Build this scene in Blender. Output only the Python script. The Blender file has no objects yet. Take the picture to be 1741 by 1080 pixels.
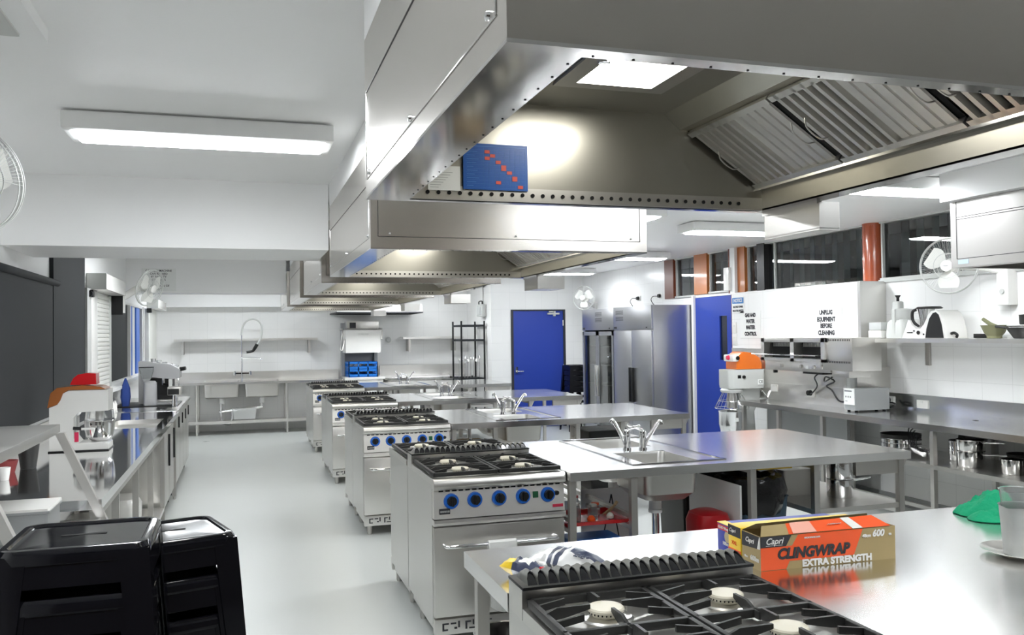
import bpy, bmesh, math, random
from math import sin, cos, pi, radians
from mathutils import Vector, Matrix, noise
SC = bpy.context.scene
COL = SC.collection
random.seed(7)

# ------------------------------------------------------------------ materials
def nodes(name):
    m = bpy.data.materials.new(name); m.use_nodes = True
    nt = m.node_tree; b = nt.nodes['Principled BSDF']
    return m, nt, b
def mat(name, col, rough=.5, metal=0., spec=.5, bump=0., bscale=40., trans=0., ior=1.45, emit=None, estr=0., coat=0., var=0., vscale=3., stretch=None, alpha=1.):
    m, nt, b = nodes(name)
    b.inputs['Base Color'].default_value = (*col, 1)
    b.inputs['Roughness'].default_value = rough
    b.inputs['Metallic'].default_value = metal
    b.inputs['Specular IOR Level'].default_value = spec
    b.inputs['Transmission Weight'].default_value = trans
    b.inputs['IOR'].default_value = ior
    b.inputs['Coat Weight'].default_value = coat
    b.inputs['Coat Roughness'].default_value = .08
    b.inputs['Alpha'].default_value = alpha
    if emit: b.inputs['Emission Color'].default_value = (*emit, 1); b.inputs['Emission Strength'].default_value = estr
    tc = nt.nodes.new('ShaderNodeTexCoord'); mp = nt.nodes.new('ShaderNodeMapping')
    nt.links.new(tc.outputs['Object'], mp.inputs[0])
    if stretch: mp.inputs['Scale'].default_value = stretch
    if var:
        n = nt.nodes.new('ShaderNodeTexNoise'); n.inputs['Scale'].default_value = vscale; n.inputs['Detail'].default_value = 4
        nt.links.new(mp.outputs[0], n.inputs[0])
        r = nt.nodes.new('ShaderNodeMapRange'); r.inputs['To Min'].default_value = 1-var; r.inputs['To Max'].default_value = 1+var
        nt.links.new(n.outputs[0], r.inputs[0])
        x = nt.nodes.new('ShaderNodeVectorMath'); x.operation = 'SCALE'; x.inputs[0].default_value = col
        nt.links.new(r.outputs[0], x.inputs['Scale']); nt.links.new(x.outputs[0], b.inputs['Base Color'])
        r2 = nt.nodes.new('ShaderNodeMapRange'); r2.inputs['To Min'].default_value = rough*.8; r2.inputs['To Max'].default_value = min(1, rough*1.25)
        nt.links.new(n.outputs[0], r2.inputs[0]); nt.links.new(r2.outputs[0], b.inputs['Roughness'])
    if bump:
        n = nt.nodes.new('ShaderNodeTexNoise'); n.inputs['Scale'].default_value = bscale; n.inputs['Detail'].default_value = 3
        nt.links.new(mp.outputs[0], n.inputs[0])
        u = nt.nodes.new('ShaderNodeBump'); u.inputs['Strength'].default_value = bump; u.inputs['Distance'].default_value = .01
        nt.links.new(n.outputs[0], u.inputs['Height']); nt.links.new(u.outputs[0], b.inputs['Normal'])
    return m
def tilemat(name, col, grout, axis, tw, th, rough=.25):
    m, nt, b = nodes(name)
    tc = nt.nodes.new('ShaderNodeTexCoord'); sp = nt.nodes.new('ShaderNodeSeparateXYZ'); cb = nt.nodes.new('ShaderNodeCombineXYZ')
    nt.links.new(tc.outputs['Object'], sp.inputs[0])
    nt.links.new(sp.outputs['Y' if axis == 'x' else 'X'], cb.inputs[0]); nt.links.new(sp.outputs['Z'], cb.inputs[1])
    br = nt.nodes.new('ShaderNodeTexBrick'); nt.links.new(cb.outputs[0], br.inputs[0])
    br.offset = 0; br.inputs['Scale'].default_value = 1
    br.inputs['Color1'].default_value = (*col, 1); br.inputs['Color2'].default_value = (*[c*.985 for c in col], 1); br.inputs['Mortar'].default_value = (*grout, 1)
    br.inputs['Mortar Size'].default_value = .0022; br.inputs['Brick Width'].default_value = tw; br.inputs['Row Height'].default_value = th
    nt.links.new(br.outputs[0], b.inputs['Base Color']); b.inputs['Roughness'].default_value = rough
    u = nt.nodes.new('ShaderNodeBump'); u.inputs['Strength'].default_value = .15; u.inputs['Distance'].default_value = .002; u.invert = True
    nt.links.new(br.outputs['Fac'], u.inputs['Height']); nt.links.new(u.outputs[0], b.inputs['Normal'])
    return m
M = {}
M['steel'] = mat('brushed_steel', (.72, .705, .675), .30, 1, bump=.006, bscale=30, var=.02, vscale=2.5)
M['steel_v'] = mat('satin_steel', (.70, .69, .665), .36, 1, bump=.006, bscale=30, var=.03, vscale=3)
M['steel_dull'] = mat('dull_steel', (.58, .565, .54), .4, 1, bump=.006, bscale=30, var=.03)
M['bench'] = mat('bench_steel', (.81, .81, .805), .18, 1, bump=.006, bscale=5, var=.03, vscale=2)
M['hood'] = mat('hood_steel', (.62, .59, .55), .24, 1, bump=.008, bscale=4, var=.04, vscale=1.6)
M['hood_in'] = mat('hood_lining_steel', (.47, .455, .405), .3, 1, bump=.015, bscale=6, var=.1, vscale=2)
M['hood_dull'] = mat('dull_hood_steel', (.40, .39, .375), .38, 1, bump=.006, bscale=10, var=.03)
M['mirror'] = mat('polished_steel', (.72, .71, .70), .09, 1, bump=.01, bscale=4)
M['chrome'] = mat('chrome', (.86, .86, .87), .06, 1)
M['iron'] = mat('cast_iron', (.030, .030, .029), .45, .2, bump=.06, bscale=120)
M['blackgloss'] = mat('black_enamel', (.0035, .0035, .005), .08, 0, .5)
M['irongrey'] = mat('grey_iron_rim', (.12, .12, .11), .4, .5)  # plain lighter grey for the scoop shells of the flue grille
M['black'] = mat('black_plastic', (.006, .006, .0065), .4)
M['darkslot'] = mat('dark_opening', (.004, .004, .004), .9)
M['blue'] = mat('blue_plastic', (.01, .14, .62), .35)
M['bench2'] = mat('mirror_bench_steel', (.84, .84, .84), .07, 1, bump=.004, bscale=5)
M['bluedoor'] = mat('blue_door_paint', (.013, .043, .32), .45, bump=.01, bscale=60)
M['blueside'] = mat('blue_crate_plastic', (.01, .17, .62), .45)
M['white'] = mat('white_paint', (.80, .80, .79), .5)
M['ceil'] = mat('ceiling_paint', (.87, .87, .865), .45, bump=.01, bscale=8)
M['whitegloss'] = mat('white_enamel', (.78, .77, .74), .25, coat=.3)
M['cream'] = mat('cream_enamel', (.70, .66, .53), .35)
M['plaster'] = mat('plaster_white', (.87, .87, .865), .6)
M['floor'] = mat('vinyl_floor', (.47, .485, .47), .30, bump=.015, bscale=60, var=.03, vscale=1.2)
M['charcoal'] = mat('charcoal_fabric', (.018, .021, .024), .75, bump=.05, bscale=200)
M['orange'] = mat('orange_enamel', (.75, .17, .02), .3, coat=.4)
M['copper'] = mat('copper_orange_enamel', (.50, .17, .05), .25, .4, coat=.4)
M['red'] = mat('red_plastic', (.62, .01, .015), .22, coat=.3)
M['reddark'] = mat('red_tray_plastic', (.45, .01, .015), .35)
M['wood'] = mat('varnished_timber', (.42, .13, .025), .3, coat=.4, var=.25, vscale=6, stretch=(1, 1, .1))
M['woodred'] = mat('red_timber_column', (.38, .075, .025), .25, coat=.5, var=.2, vscale=6, stretch=(1, 1, .1))
M['wooddark'] = mat('dark_timber', (.13, .03, .012), .35, var=.2, vscale=6, stretch=(1, 1, .1))
M['grey'] = mat('grey_enamel', (.33, .34, .34), .35, .2)
M['lightgrey'] = mat('light_grey_plastic', (.55, .56, .54), .45)
M['glass'] = mat('window_glass', (.9, .95, .95), .0, 0, trans=1, ior=1.5)
M['clear'] = mat('clear_plastic', (.93, .95, .95), .12, 0, trans=.9, ior=1.2)
M['frost'] = mat('frosted_plastic', (.92, .94, .93), .35, 0, trans=.5, ior=1.2)
M['green'] = mat('green_cloth', (.01, .36, .17), .9, bump=.3, bscale=90)
M['cloth'] = mat('white_cloth', (.78, .78, .76), .9, bump=.2, bscale=90)
M['blind'] = mat('grey_green_blind', (.085, .12, .12), .6)
M['night'] = mat('night_wall', (.02, .024, .026), .8)
M['stone'] = mat('olive_stone', (.17, .17, .09), .5, bump=.1, bscale=40)
M['cardgold'] = mat('gold_card', (.36, .27, .12), .45)
M['cardorange'] = mat('orange_card', (.85, .10, .015), .4)
M['cardinner'] = mat('cream_card_inside', (.72, .64, .45), .7)
M['cardblue'] = mat('blue_card', (.03, .05, .36), .4)
M['cardyellow'] = mat('yellow_card', (.85, .58, .03), .4)
M['cardbrown'] = mat('brown_cardboard', (.42, .30, .17), .8)
M['paper'] = mat('paper', (.80, .81, .79), .6)
M['navy'] = mat('navy_packet_foil', (.045, .055, .10), .35)
M['silver'] = mat('silver_packet_foil', (.75, .75, .75), .35, .3, bump=.3, bscale=30)
M['poster'] = mat('blue_poster', (.012, .09, .36), .35)
M['posterline'] = mat('pale_blue_ink', (.07, .22, .55), .4)
M['posterred'] = mat('red_ink', (.62, .08, .05), .4)
M['ink'] = mat('dark_ink', (.03, .03, .035), .6)
M['inkgrey'] = mat('grey_ink', (.16, .17, .18), .6)
M['bag'] = mat('black_bin_bag', (.010, .010, .011), .22, bump=.8, bscale=14)
M['bin'] = mat('blue_grey_bin', (.055, .10, .14), .5)
M['shutter'] = mat('shutter_white', (.72, .72, .68), .45)
M['ceramic'] = mat('white_ceramic', (.82, .80, .76), .15, coat=.4)
M['burner'] = mat('burner_cap', (.62, .58, .47), .4)
M['greenlamp'] = mat('green_switch', (.02, .12, .05), .3)
M['lamp'] = mat('lamp_diffuser', (.9, .9, .9), .5, emit=(.93, .97, 1.0), estr=12)
M['hoodlamp'] = mat('hood_lamp_diffuser', (.9, .9, .9), .5, emit=(1, .98, .90), estr=6)
M['tile_x'] = tilemat('wall_tiles_side', (.87, .87, .86), (.74, .74, .73), 'x', .3, .3)
M['tile_y'] = tilemat('wall_tiles_end', (.87, .87, .86), (.77, .77, .76), 'y', .3, .3)

# ------------------------------------------------------------------ mesh builder
class MB:
    def __init__(s): s.v = []; s.f = []; s.mi = []; s.m = 0
    def add(s, vs, fs):
        o = len(s.v); s.v += [tuple(p) for p in vs]; s.f += [tuple(i+o for i in f) for f in fs]; s.mi += [s.m]*len(fs); return s
    def box(s, x0, x1, y0, y1, z0, z1, bev=0):
        if bev:
            b = min(bev, (x1-x0)/2.01, (y1-y0)/2.01, (z1-z0)/2.01)
            bm = bmesh.new(); bmesh.ops.create_cube(bm, size=1)
            for v in bm.verts: v.co = Vector(((x0+x1)/2+v.co.x*(x1-x0), (y0+y1)/2+v.co.y*(y1-y0), (z0+z1)/2+v.co.z*(z1-z0)))
            bmesh.ops.bevel(bm, geom=bm.edges[:], offset=b, segments=2, profile=.6, affect='EDGES')
            bm.verts.index_update(); s.add([v.co[:] for v in bm.verts], [[v.index for v in f.verts] for f in bm.faces]); bm.free(); return s
        vs = [(x, y, z) for z in (z0, z1) for y in (y0, y1) for x in (x0, x1)]
        return s.add(vs, [(0, 2, 3, 1), (4, 5, 7, 6), (0, 1, 5, 4), (2, 6, 7, 3), (0, 4, 6, 2), (1, 3, 7, 5)])
    def hexa(s, lo, hi):   # 4 bottom pts, 4 top pts, same winding
        return s.add(list(lo)+list(hi), [(3, 2, 1, 0), (4, 5, 6, 7), (0, 1, 5, 4), (1, 2, 6, 5), (2, 3, 7, 6), (3, 0, 4, 7)])
    def prism(s, poly, ax, a, b):  # poly in the two other axes (order x,y,z without ax)
        def P(p, t): return {'x': (t, p[0], p[1]), 'y': (p[0], t, p[1]), 'z': (p[0], p[1], t)}[ax]
        n = len(poly); vs = [P(p, a) for p in poly]+[P(p, b) for p in poly]
        return s.add(vs, [tuple(range(n))[::-1], tuple(range(n, 2*n))]+[(i, (i+1) % n, n+(i+1) % n, n+i) for i in range(n)])
    def cyl(s, p0, p1, r0, r1=None, n=16, caps=True):
        r1 = r0 if r1 is None else r1
        p0 = Vector(p0); p1 = Vector(p1); d = (p1-p0).normalized(); u = d.orthogonal().normalized(); w = d.cross(u)
        vs = [p0+(u*cos(2*pi*i/n)+w*sin(2*pi*i/n))*r0 for i in range(n)]+[p1+(u*cos(2*pi*i/n)+w*sin(2*pi*i/n))*r1 for i in range(n)]
        fs = [(i, (i+1) % n, n+(i+1) % n, n+i) for i in range(n)]
        if caps: fs += [tuple(range(n))[::-1], tuple(range(n, 2*n))]
        return s.add(vs, fs)
    def tube(s, pts, r, n=8, closed=False):
        pts = [Vector(p) for p in pts]
        if not closed and 4 <= len(pts) <= 12 and n >= 6:   # round the bends
            rs = list(r) if isinstance(r, (list, tuple)) else [r]*len(pts); q = []; rq = []
            for i in range(len(pts)-1):
                a, b, c_, d_ = pts[max(0, i-1)], pts[i], pts[i+1], pts[min(len(pts)-1, i+2)]
                for j in range(4):
                    t = j/4; q.append(.5*((2*b)+(c_-a)*t+(2*a-5*b+4*c_-d_)*t*t+(3*b-a-3*c_+d_)*t*t*t)); rq.append(rs[i]*(1-t)+rs[i+1]*t)
            pts = q+[pts[-1]]; r = rq+[rs[-1]]
        k = len(pts); vs = []; u = None
        for i, p in enumerate(pts):
            a = pts[(i-1) % k] if (i or closed) else p; b = pts[(i+1) % k] if (i < k-1 or closed) else p
            d = (b-a).normalized()
            u = d.orthogonal().normalized() if u is None else (u-d*u.dot(d)).normalized()
            w = d.cross(u); rr = r[i] if isinstance(r, (list, tuple)) else r
            vs += [p+(u*cos(2*pi*j/n)+w*sin(2*pi*j/n))*rr for j in range(n)]
        fs = []
        for i in range(k if closed else k-1):
            for j in range(n):
                a = i*n+j; b = i*n+(j+1) % n; c = ((i+1) % k)*n+(j+1) % n; d = ((i+1) % k)*n+j
                fs.append((a, b, c, d))
        if not closed: fs += [tuple(range(n))[::-1], tuple(range((k-1)*n, k*n))]
        return s.add(vs, fs)
    def lathe(s, prof, c=(0, 0, 0), n=24, ax='z'):
        vs = []; fs = []; k = len(prof)
        for (r, z) in prof:
            for j in range(n):
                a = 2*pi*j/n; q = (r*cos(a), r*sin(a), z)
                if ax == 'x': q = (z, r*cos(a), r*sin(a))
                if ax == 'y': q = (r*sin(a), z, r*cos(a))
                vs.append((c[0]+q[0], c[1]+q[1], c[2]+q[2]))
        for i in range(k-1):
            for j in range(n): fs.append((i*n+j, i*n+(j+1) % n, (i+1)*n+(j+1) % n, (i+1)*n+j))
        if prof[0][0] > 1e-6: fs.append(tuple(range(n))[::-1])
        if prof[-1][0] > 1e-6: fs.append(tuple(range((k-1)*n, k*n)))
        return s.add(vs, fs)
    def loops(s, L, c=(0, 0, 0), n=5, cap0=True, cap1=True):  # L: (hx, hy, cr, z [,dx,dy]) rounded rectangles
        vs = []; fs = []; m = 4*n
        for l in L:
            hx, hy, cr, z = l[:4]; dx, dy = (l[4], l[5]) if len(l) > 4 else (0, 0)
            cr = min(cr, hx*.999, hy*.999)
            for q, (sx, sy) in enumerate(((1, 1), (-1, 1), (-1, -1), (1, -1))):
                for i in range(n):
                    a = pi/2*q+pi/2*i/(n-1)
                    vs.append((c[0]+dx+sx*(hx-cr)+cr*cos(a), c[1]+dy+sy*(hy-cr)+cr*sin(a), c[2]+z))
        for i in range(len(L)-1):
            for j in range(m): fs.append((i*m+j, i*m+(j+1) % m, (i+1)*m+(j+1) % m, (i+1)*m+j))
        if cap0: fs.append(tuple(range(m))[::-1])
        if cap1: fs.append(tuple(range((len(L)-1)*m, len(L)*m)))
        return s.add(vs, fs)
    def slab(s, x0, x1, y0, y1, z0, z1, holes):
        xs = sorted({x0, x1, *[h[0] for h in holes], *[h[1] for h in holes]}); ys = sorted({y0, y1, *[h[2] for h in holes], *[h[3] for h in holes]})
        def solid(i, j):
            if i < 0 or j < 0 or i >= len(xs)-1 or j >= len(ys)-1: return False
            cx = (xs[i]+xs[i+1])/2; cy = (ys[j]+ys[j+1])/2
            return not any(h[0] < cx < h[1] and h[2] < cy < h[3] for h in holes)
        nx = len(xs); vs = [(x, y, z) for z in (z0, z1) for y in ys for x in xs]; N = nx*len(ys); fs = []
        for j in range(len(ys)-1):
            for i in range(nx-1):
                if not solid(i, j): continue
                a, b, c, d = j*nx+i, j*nx+i+1, (j+1)*nx+i+1, (j+1)*nx+i
                fs += [(a+N, b+N, c+N, d+N), (d, c, b, a)]
                if not solid(i, j-1): fs.append((a, b, b+N, a+N))
                if not solid(i+1, j): fs.append((b, c, c+N, b+N))
                if not solid(i, j+1): fs.append((c, d, d+N, c+N))
                if not solid(i-1, j): fs.append((d, a, a+N, d+N))
        return s.add(vs, fs)
    def xf(s, m, start=0):
        for i in range(start, len(s.v)): s.v[i] = tuple(m @ Vector(s.v[i]))
        return s
    def build(s, name, mats, parent=None, smooth=True, origin=None, fix=True):
        me = bpy.data.meshes.new(name)
        vs = s.v
        o = bpy.data.objects.new(name, me); COL.objects.link(o)
        if parent is not None:
            o.parent = parent
            iv = wm(parent).inverted(); vs = [iv @ Vector(p) for p in vs]
        else:
            if origin is None:
                xs, ys, zs = zip(*vs); origin = ((min(xs)+max(xs))/2, (min(ys)+max(ys))/2, min(zs))
            o.location = origin; og = Vector(origin); vs = [Vector(p)-og for p in vs]
        me.from_pydata([tuple(p) for p in vs], [], s.f)
        for m in (mats if isinstance(mats, (list, tuple)) else [mats]): me.materials.append(M[m] if isinstance(m, str) else m)
        if any(s.mi):
            me.polygons.foreach_set('material_index', s.mi)
        if fix:
            bm = bmesh.new(); bm.from_mesh(me); bmesh.ops.recalc_face_normals(bm, faces=bm.faces[:]); bm.to_mesh(me); bm.free()
        if smooth:
            me.polygons.foreach_set('use_smooth', [True]*len(me.polygons)); me.set_sharp_from_angle(angle=radians(38))
        me.update()
        return o
def wm(o):
    m = o.matrix_basis.copy()
    while o.parent: o = o.parent; m = o.matrix_basis @ m
    return m
def tag(o, label=None, cat=None, group=None, kind=None):
    if label: o['label'] = label
    if cat: o['category'] = cat
    if group: o['group'] = group
    if kind: o['kind'] = kind
    return o
def thing(name, label, cat, loc=(0, 0, 0), rz=0, group=None):
    o = bpy.data.objects.new(name, None); COL.objects.link(o); o.location = loc; o.rotation_euler = (0, 0, rz); o.empty_display_size = .1
    return tag(o, label, cat, group)
def struct(name, mb, m): return tag(mb.build(name, m, origin=(0, 0, 0)), kind='structure')
def dup(o, label=None, loc=None, rz=None, group=None):
    def rec(a, par):
        c = a.copy(); COL.objects.link(c); c.parent = par
        for ch in kids(a): rec(ch, c)
        return c
    c = rec(o, None)
    if loc is not None: c.location = loc
    if rz is not None: c.rotation_euler = (0, 0, rz)
    if label: c['label'] = label
    if group: c['group'] = group
    return c
def kids(o): return [x for x in COL.objects if x.parent == o]
def B(x0, x1, y0, y1, z0, z1, bev=0): return MB().box(x0, x1, y0, y1, z0, z1, bev)
def text(body, size, m, parent, loc, rot=(90, 0, 0), align='CENTER', ext=.0006, name='lettering', sx=1., shear=0., bold=0., ls=1.):
    c = bpy.data.curves.new('t', 'FONT'); c.body = body; c.size = size; c.align_x = align; c.align_y = 'CENTER'; c.extrude = ext; c.shear = shear; c.offset = bold; c.space_line = ls
    c.resolution_u = 3
    t = bpy.data.objects.new('t', c); COL.objects.link(t)
    dg = bpy.context.evaluated_depsgraph_get(); dg.update(); me = bpy.data.meshes.new_from_object(t.evaluated_get(dg))
    bpy.data.objects.remove(t); bpy.data.curves.remove(c)
    R = Matrix.Translation(loc) @ Matrix.Rotation(radians(rot[2]), 4, 'Z') @ Matrix.Rotation(radians(rot[1]), 4, 'Y') @ Matrix.Rotation(radians(rot[0]), 4, 'X') @ Matrix.Diagonal((sx, 1, 1, 1))
    if parent is not None: R = wm(parent).inverted() @ R
    me.transform(R); me.materials.clear(); me.materials.append(M[m] if isinstance(m, str) else m); me.name = name
    o = bpy.data.objects.new(name, me); COL.objects.link(o); o.parent = parent
    return o

# ------------------------------------------------------------------ camera
F = 1461.8
yaw, pitch, roll = radians(17.40), radians(1.10), radians(-.74)
fwd = Vector((sin(yaw)*cos(pitch), cos(yaw)*cos(pitch), sin(pitch))); rt = Vector((cos(yaw), -sin(yaw), 0)); up = rt.cross(fwd)
r2 = rt*cos(roll)+up*sin(roll); u2 = -rt*sin(roll)+up*cos(roll)
cam = bpy.data.cameras.new('camera'); co = bpy.data.objects.new('camera', cam); COL.objects.link(co)
mtx = Matrix((r2, u2, -fwd)).transposed().to_4x4(); mtx.translation = (0, 0, 1.66); co.matrix_world = mtx
cam.sensor_width = 36; cam.lens = F/1741*36; cam.clip_start = .05
SC.camera = co

# ------------------------------------------------------------------ room shell
XL, XR, CZ = -1.42, 5.9, 2.70
struct('floor', B(-3, 7, -2.2, 17, -.1, 0), 'floor')
struct('ceiling', B(-3, 7, -2.2, 17, CZ, CZ+.1), 'ceil')
# left wall, with openings where the windows are
w = MB(); w.box(XL-.2, XL, -2.1, 9.4, 0, CZ).box(XL-.2, XL, 9.4, 16.2, 0, 1.14).box(XL-.2, XL, 9.4, 16.2, 2.13, CZ)
w.box(XL-.2, XL, 9.4, 10.36, 1.14, 2.13).box(XL-.2, XL, 13.75, 13.85, 1.14, 2.13).box(XL-.2, XL, 14.6, 16.2, 1.14, 2.13)
struct('wall_left', w, 'plaster')
w = MB(); w.box(XR, XR+.2, -2.1, 4.0, 0, CZ).box(XR, XR+.2, 4.0, 9.47, 0, 2.12).box(XR, XR+.2, 9.47, 10.42, 2.12, 2.16).box(XR, XR+.2, 10.42, 11.3, 0, 2.14).box(XR, XR+.2, 11.3, 14.5, 0, CZ)
struct('wall_right', w, 'tile_x')
struct('wall_far', B(XL-.2, 4.16, 16.2, 16.4, 0, CZ), 'tile_y')
struct('wall_far_return', B(4.16, 4.36, 14.5, 16.2, 0, CZ), 'tile_x')
w = MB(); w.box(4.36, 4.52, 14.5, 14.7, 0, CZ).box(5.54, XR+.2, 14.5, 14.7, 0, CZ).box(4.52, 5.54, 14.5, 14.7, 2.09, CZ)
struct('wall_door', w, 'tile_y')
struct('wall_back', B(-1.62, 6.1, -2.2, -2.1, 0, CZ), mat('brown_wall', (.10, .078, .062), .7))
# downstand beams and bulkheads
struct('trim_1', B(XL, .565, 5.98, 6.85, 2.25, CZ), 'ceil')
struct('trim_2', B(XL, .565, 11.95, 12.4, 2.25, CZ), 'ceil')
struct('trim_3', B(XL, 1.9, 15.85, 16.2, 2.2, CZ), 'ceil')
# white stainless-lined casing that stands out from the right wall behind the grill
w = MB(); w.box(5.6, XR, 6.84, 9.05, 1.08, 2.115)
struct('wall_casing', w, 'tile_x')
struct('trim_4', B(5.6, XR-.003, 6.80, 6.84, 1.05, 2.12), 'steel_v')
struct('trim_5', B(5.585, 5.6, 6.84, 9.05, .9, 1.09), 'steel')
struct('trim_6', B(5.59, 5.6, 6.86, 9.05, 1.09, 1.46), 'steel')
struct('baseboard_right', B(XR-.02, XR, 4.0, 9.0, 0, .1), 'grey')

# right-hand clerestory windows
def pane(o, x0, x1, y0, y1, z0, z1): return B(x0, x1, y0, y1, z0, z1).build('pane', 'glass', o)
rw = [(4.0, 6.88, 2.14), (7.12, 9.2, 2.13), (9.58, 10.1, 2.17), (10.44, 11.03, 2.15)]
for k, (y0, y1, z0) in enumerate(rw):
    o = bpy.data.objects.new('window_%d' % (k+1), None); COL.objects.link(o); o.location = (XR, (y0+y1)/2, z0); o['kind'] = 'structure'
    f = MB(); f.box(XR, XR+.12, y0, y1, z0-.02, z0+.015).box(XR, XR+.12, y0, y1, CZ-.015, CZ)
    for yy in (y0, y1-.02): f.box(XR+.02, XR+.1, yy, yy+.02, z0, CZ)
    if k == 1: f.m = 1; f.box(XR-.01, XR+.1, 8.80, 8.95, z0, CZ); f.m = 0; f.box(XR+.03, XR+.07, 8.64, 8.66, z0, CZ)
    f.build('window_frame', ['lightgrey', 'black'], o)
    pane(o, XR+.05, XR+.058, y0+.02, y1-.02, z0+.01, CZ-.01)
    bl = MB(); yy = y0+.06; j = 0
    while yy < y1-.05:
        a = .42+.06*sin(j*1.7+k); d = .10
        bl.hexa([(XR+.17-d*sin(a), yy-d*cos(a), z0+.03), (XR+.17+d*sin(a), yy+d*cos(a), z0+.03), (XR+.173+d*sin(a), yy+d*cos(a), z0+.03), (XR+.173-d*sin(a), yy-d*cos(a), z0+.03)],
                [(XR+.17-d*sin(a), yy-d*cos(a), CZ), (XR+.17+d*sin(a), yy+d*cos(a), CZ), (XR+.173+d*sin(a), yy+d*cos(a), CZ), (XR+.173-d*sin(a), yy-d*cos(a), CZ)])
        yy += .19; j += 1
    bl.build('vertical_blind', 'blind', o)
    if k < 2: B(XR-.02, XR+.02, y0, y1, z0-.03, z0-.005).build('window_sill', 'lightgrey', o)
struct('wall_outside', B(XR+.9, XR+1.0, 3.5, 12, 0, 3.2), 'night')
def col(n, y0, y1, z0, m, rnd=False, pr=.02):
    w = MB()
    if rnd: w.cyl((XR+.03, (y0+y1)/2, z0), (XR+.03, (y0+y1)/2, CZ), (y1-y0)/2, n=20)
    else: w.box(XR-pr, XR+.1, y0, y1, z0, CZ)
    struct(n, w, m)
col('trim_7', 6.90, 7.10, 2.12, 'woodred', True)
col('trim_8', 9.2, 9.36, 2.14, 'wood'); col('trim_9', 9.36, 9.47, 2.12, 'white', pr=.06); col('trim_10', 9.47, 9.57, 2.14, 'wooddark')
col('trim_11', 10.1, 10.44, 2.16, 'wood'); col('trim_12', 11.03, 11.3, 2.14, 'wooddark')
struct('trim_13', B(XR-.05, XR, 10.42, 10.47, 0, 2.15), 'white')

# doors
def door(n, x0, x1, y0, y1, facing):
    o = bpy.data.objects.new(n, None); COL.objects.link(o); o.location = ((x0+x1)/2, (y0+y1)/2, 0); o['kind'] = 'structure'; return o
d = door('door_1', 4.52, 5.54, 14.48, 14.52, 'y')
B(4.56, 5.50, 14.49, 14.53, .01, 2.07).build('door_leaf', 'bluedoor', d)
MB().box(4.52, 4.56, 14.47, 14.6, 0, 2.09).box(5.50, 5.54, 14.47, 14.6, 0, 2.09).box(4.56, 5.5, 14.47, 14.6, 2.065, 2.09).build('door_frame', mat('dark_door_frame', (.02, .022, .03), .5), d)
MB().box(4.59, 4.63, 14.47, 14.49, .97, 1.06).cyl((4.61, 14.49, 1.0), (4.61, 14.43, 1.0), .01).cyl((4.61, 14.44, 1.0), (4.73, 14.44, 1.0), .009).cyl((4.61, 14.49, 1.06), (4.61, 14.46, 1.06), .022).build('door_handle', 'chrome', d)
MB().box(5.2, 5.42, 14.44, 14.49, 2.0, 2.03, .005).box(5.31, 5.34, 14.43, 14.49, 1.97, 2.06).box(5.22, 5.3, 14.43, 14.46, 2.04, 2.06).build('door_closer', 'lightgrey', d)
MB().box(5.485, 5.5, 14.465, 14.49, 1.8, 1.9).box(5.485, 5.5, 14.465, 14.49, 1.0, 1.1).build('hinge', 'chrome', d)
d = door('door_2', XR, XR, 9.5, 10.4, 'x')
dl = MB()
dl.box(XR-.02, XR+.03, 9.50, 9.62, .01, 2.115).box(XR-.02, XR+.03, 9.80, 10.41, .01, 2.115).box(XR-.02, XR+.03, 9.62, 9.80, .01, 1.29).box(XR-.02, XR+.03, 9.62, 9.80, 1.86, 2.115)
dl.build('door_leaf', 'bluedoor', d)
B(XR, XR+.01, 9.62, 9.80, 1.29, 1.86).build('pane', mat('dark_glass', (.01, .014, .03), .08), d)
B(XR-.03, XR, 9.47, 9.5, 0, 2.13).build('door_frame', 'wooddark', d)

# left wall: blackout cladding, shutter, windows
struct('trim_14', B(XL, XL+.03, 7.38, 8.76, .92, CZ-.001), 'charcoal')
struct('trim_15', B(XL, XL+.05, 8.76, 8.98, .92, 2.14), 'lightgrey')
o = bpy.data.objects.new('window_5', None); COL.objects.link(o); o.location = (XL, 11.3, 1.14); o['kind'] = 'structure'
MB().box(XL-.1, XL+.01, 10.36, 10.42, 1.14, 2.13).box(XL-.1, XL+.01, 12.26, 12.34, 1.14, 2.13).box(XL-.1, XL+.01, 13.69, 13.75, 1.14, 2.13).box(XL-.1, XL+.01, 10.36, 13.75, 1.14, 1.17).box(XL-.1, XL+.01, 10.36, 13.75, 2.10, 2.13).build('window_frame', 'white', o)
B(XL-.05, XL-.042, 10.42, 12.26, 1.17, 2.10).build('pane', 'glass', o); B(XL-.05, XL-.042, 12.34, 13.69, 1.17, 2.10).build('pane', 'glass', o)
B(XL-.03, XL-.024, 10.42, 12.26, 1.17, 2.10).build('dark_blind', 'charcoal', o)
M['lightblue'] = mat('blue_window_frame', (.05, .17, .62), .4)
for a_, b_ in ((12.36, 12.70), (13.15, 13.55)): B(XL-.04, XL-.01, a_, b_, 1.17, 2.10).build('blue_frame', 'lightblue', o)
B(XL-.04, XL-.03, 12.70, 13.15, 1.17, 2.10).build('white_panel', 'white', o)
B(XL-.1, XL+.14, 9.0, 16.0, 1.11, 1.14).build('window_sill', 'white', o)
o = bpy.data.objects.new('window_6', None); COL.objects.link(o); o.location = (XL, 14.2, 1.14); o['kind'] = 'structure'
B(XL-.05, XL-.042, 13.85, 14.6, 1.17, 2.12).build('pane', 'glass', o)
MB().box(XL-.08, XL+.02, 13.85, 13.9, 1.14, 2.13).box(XL-.08, XL+.02, 14.52, 14.6, 1.14, 2.13).build('window_frame', 'white', o)
struct('wall_yard', MB().box(-2.1, -2.05, 10.2, 17, -.1, 2.69), 'white')
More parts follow.
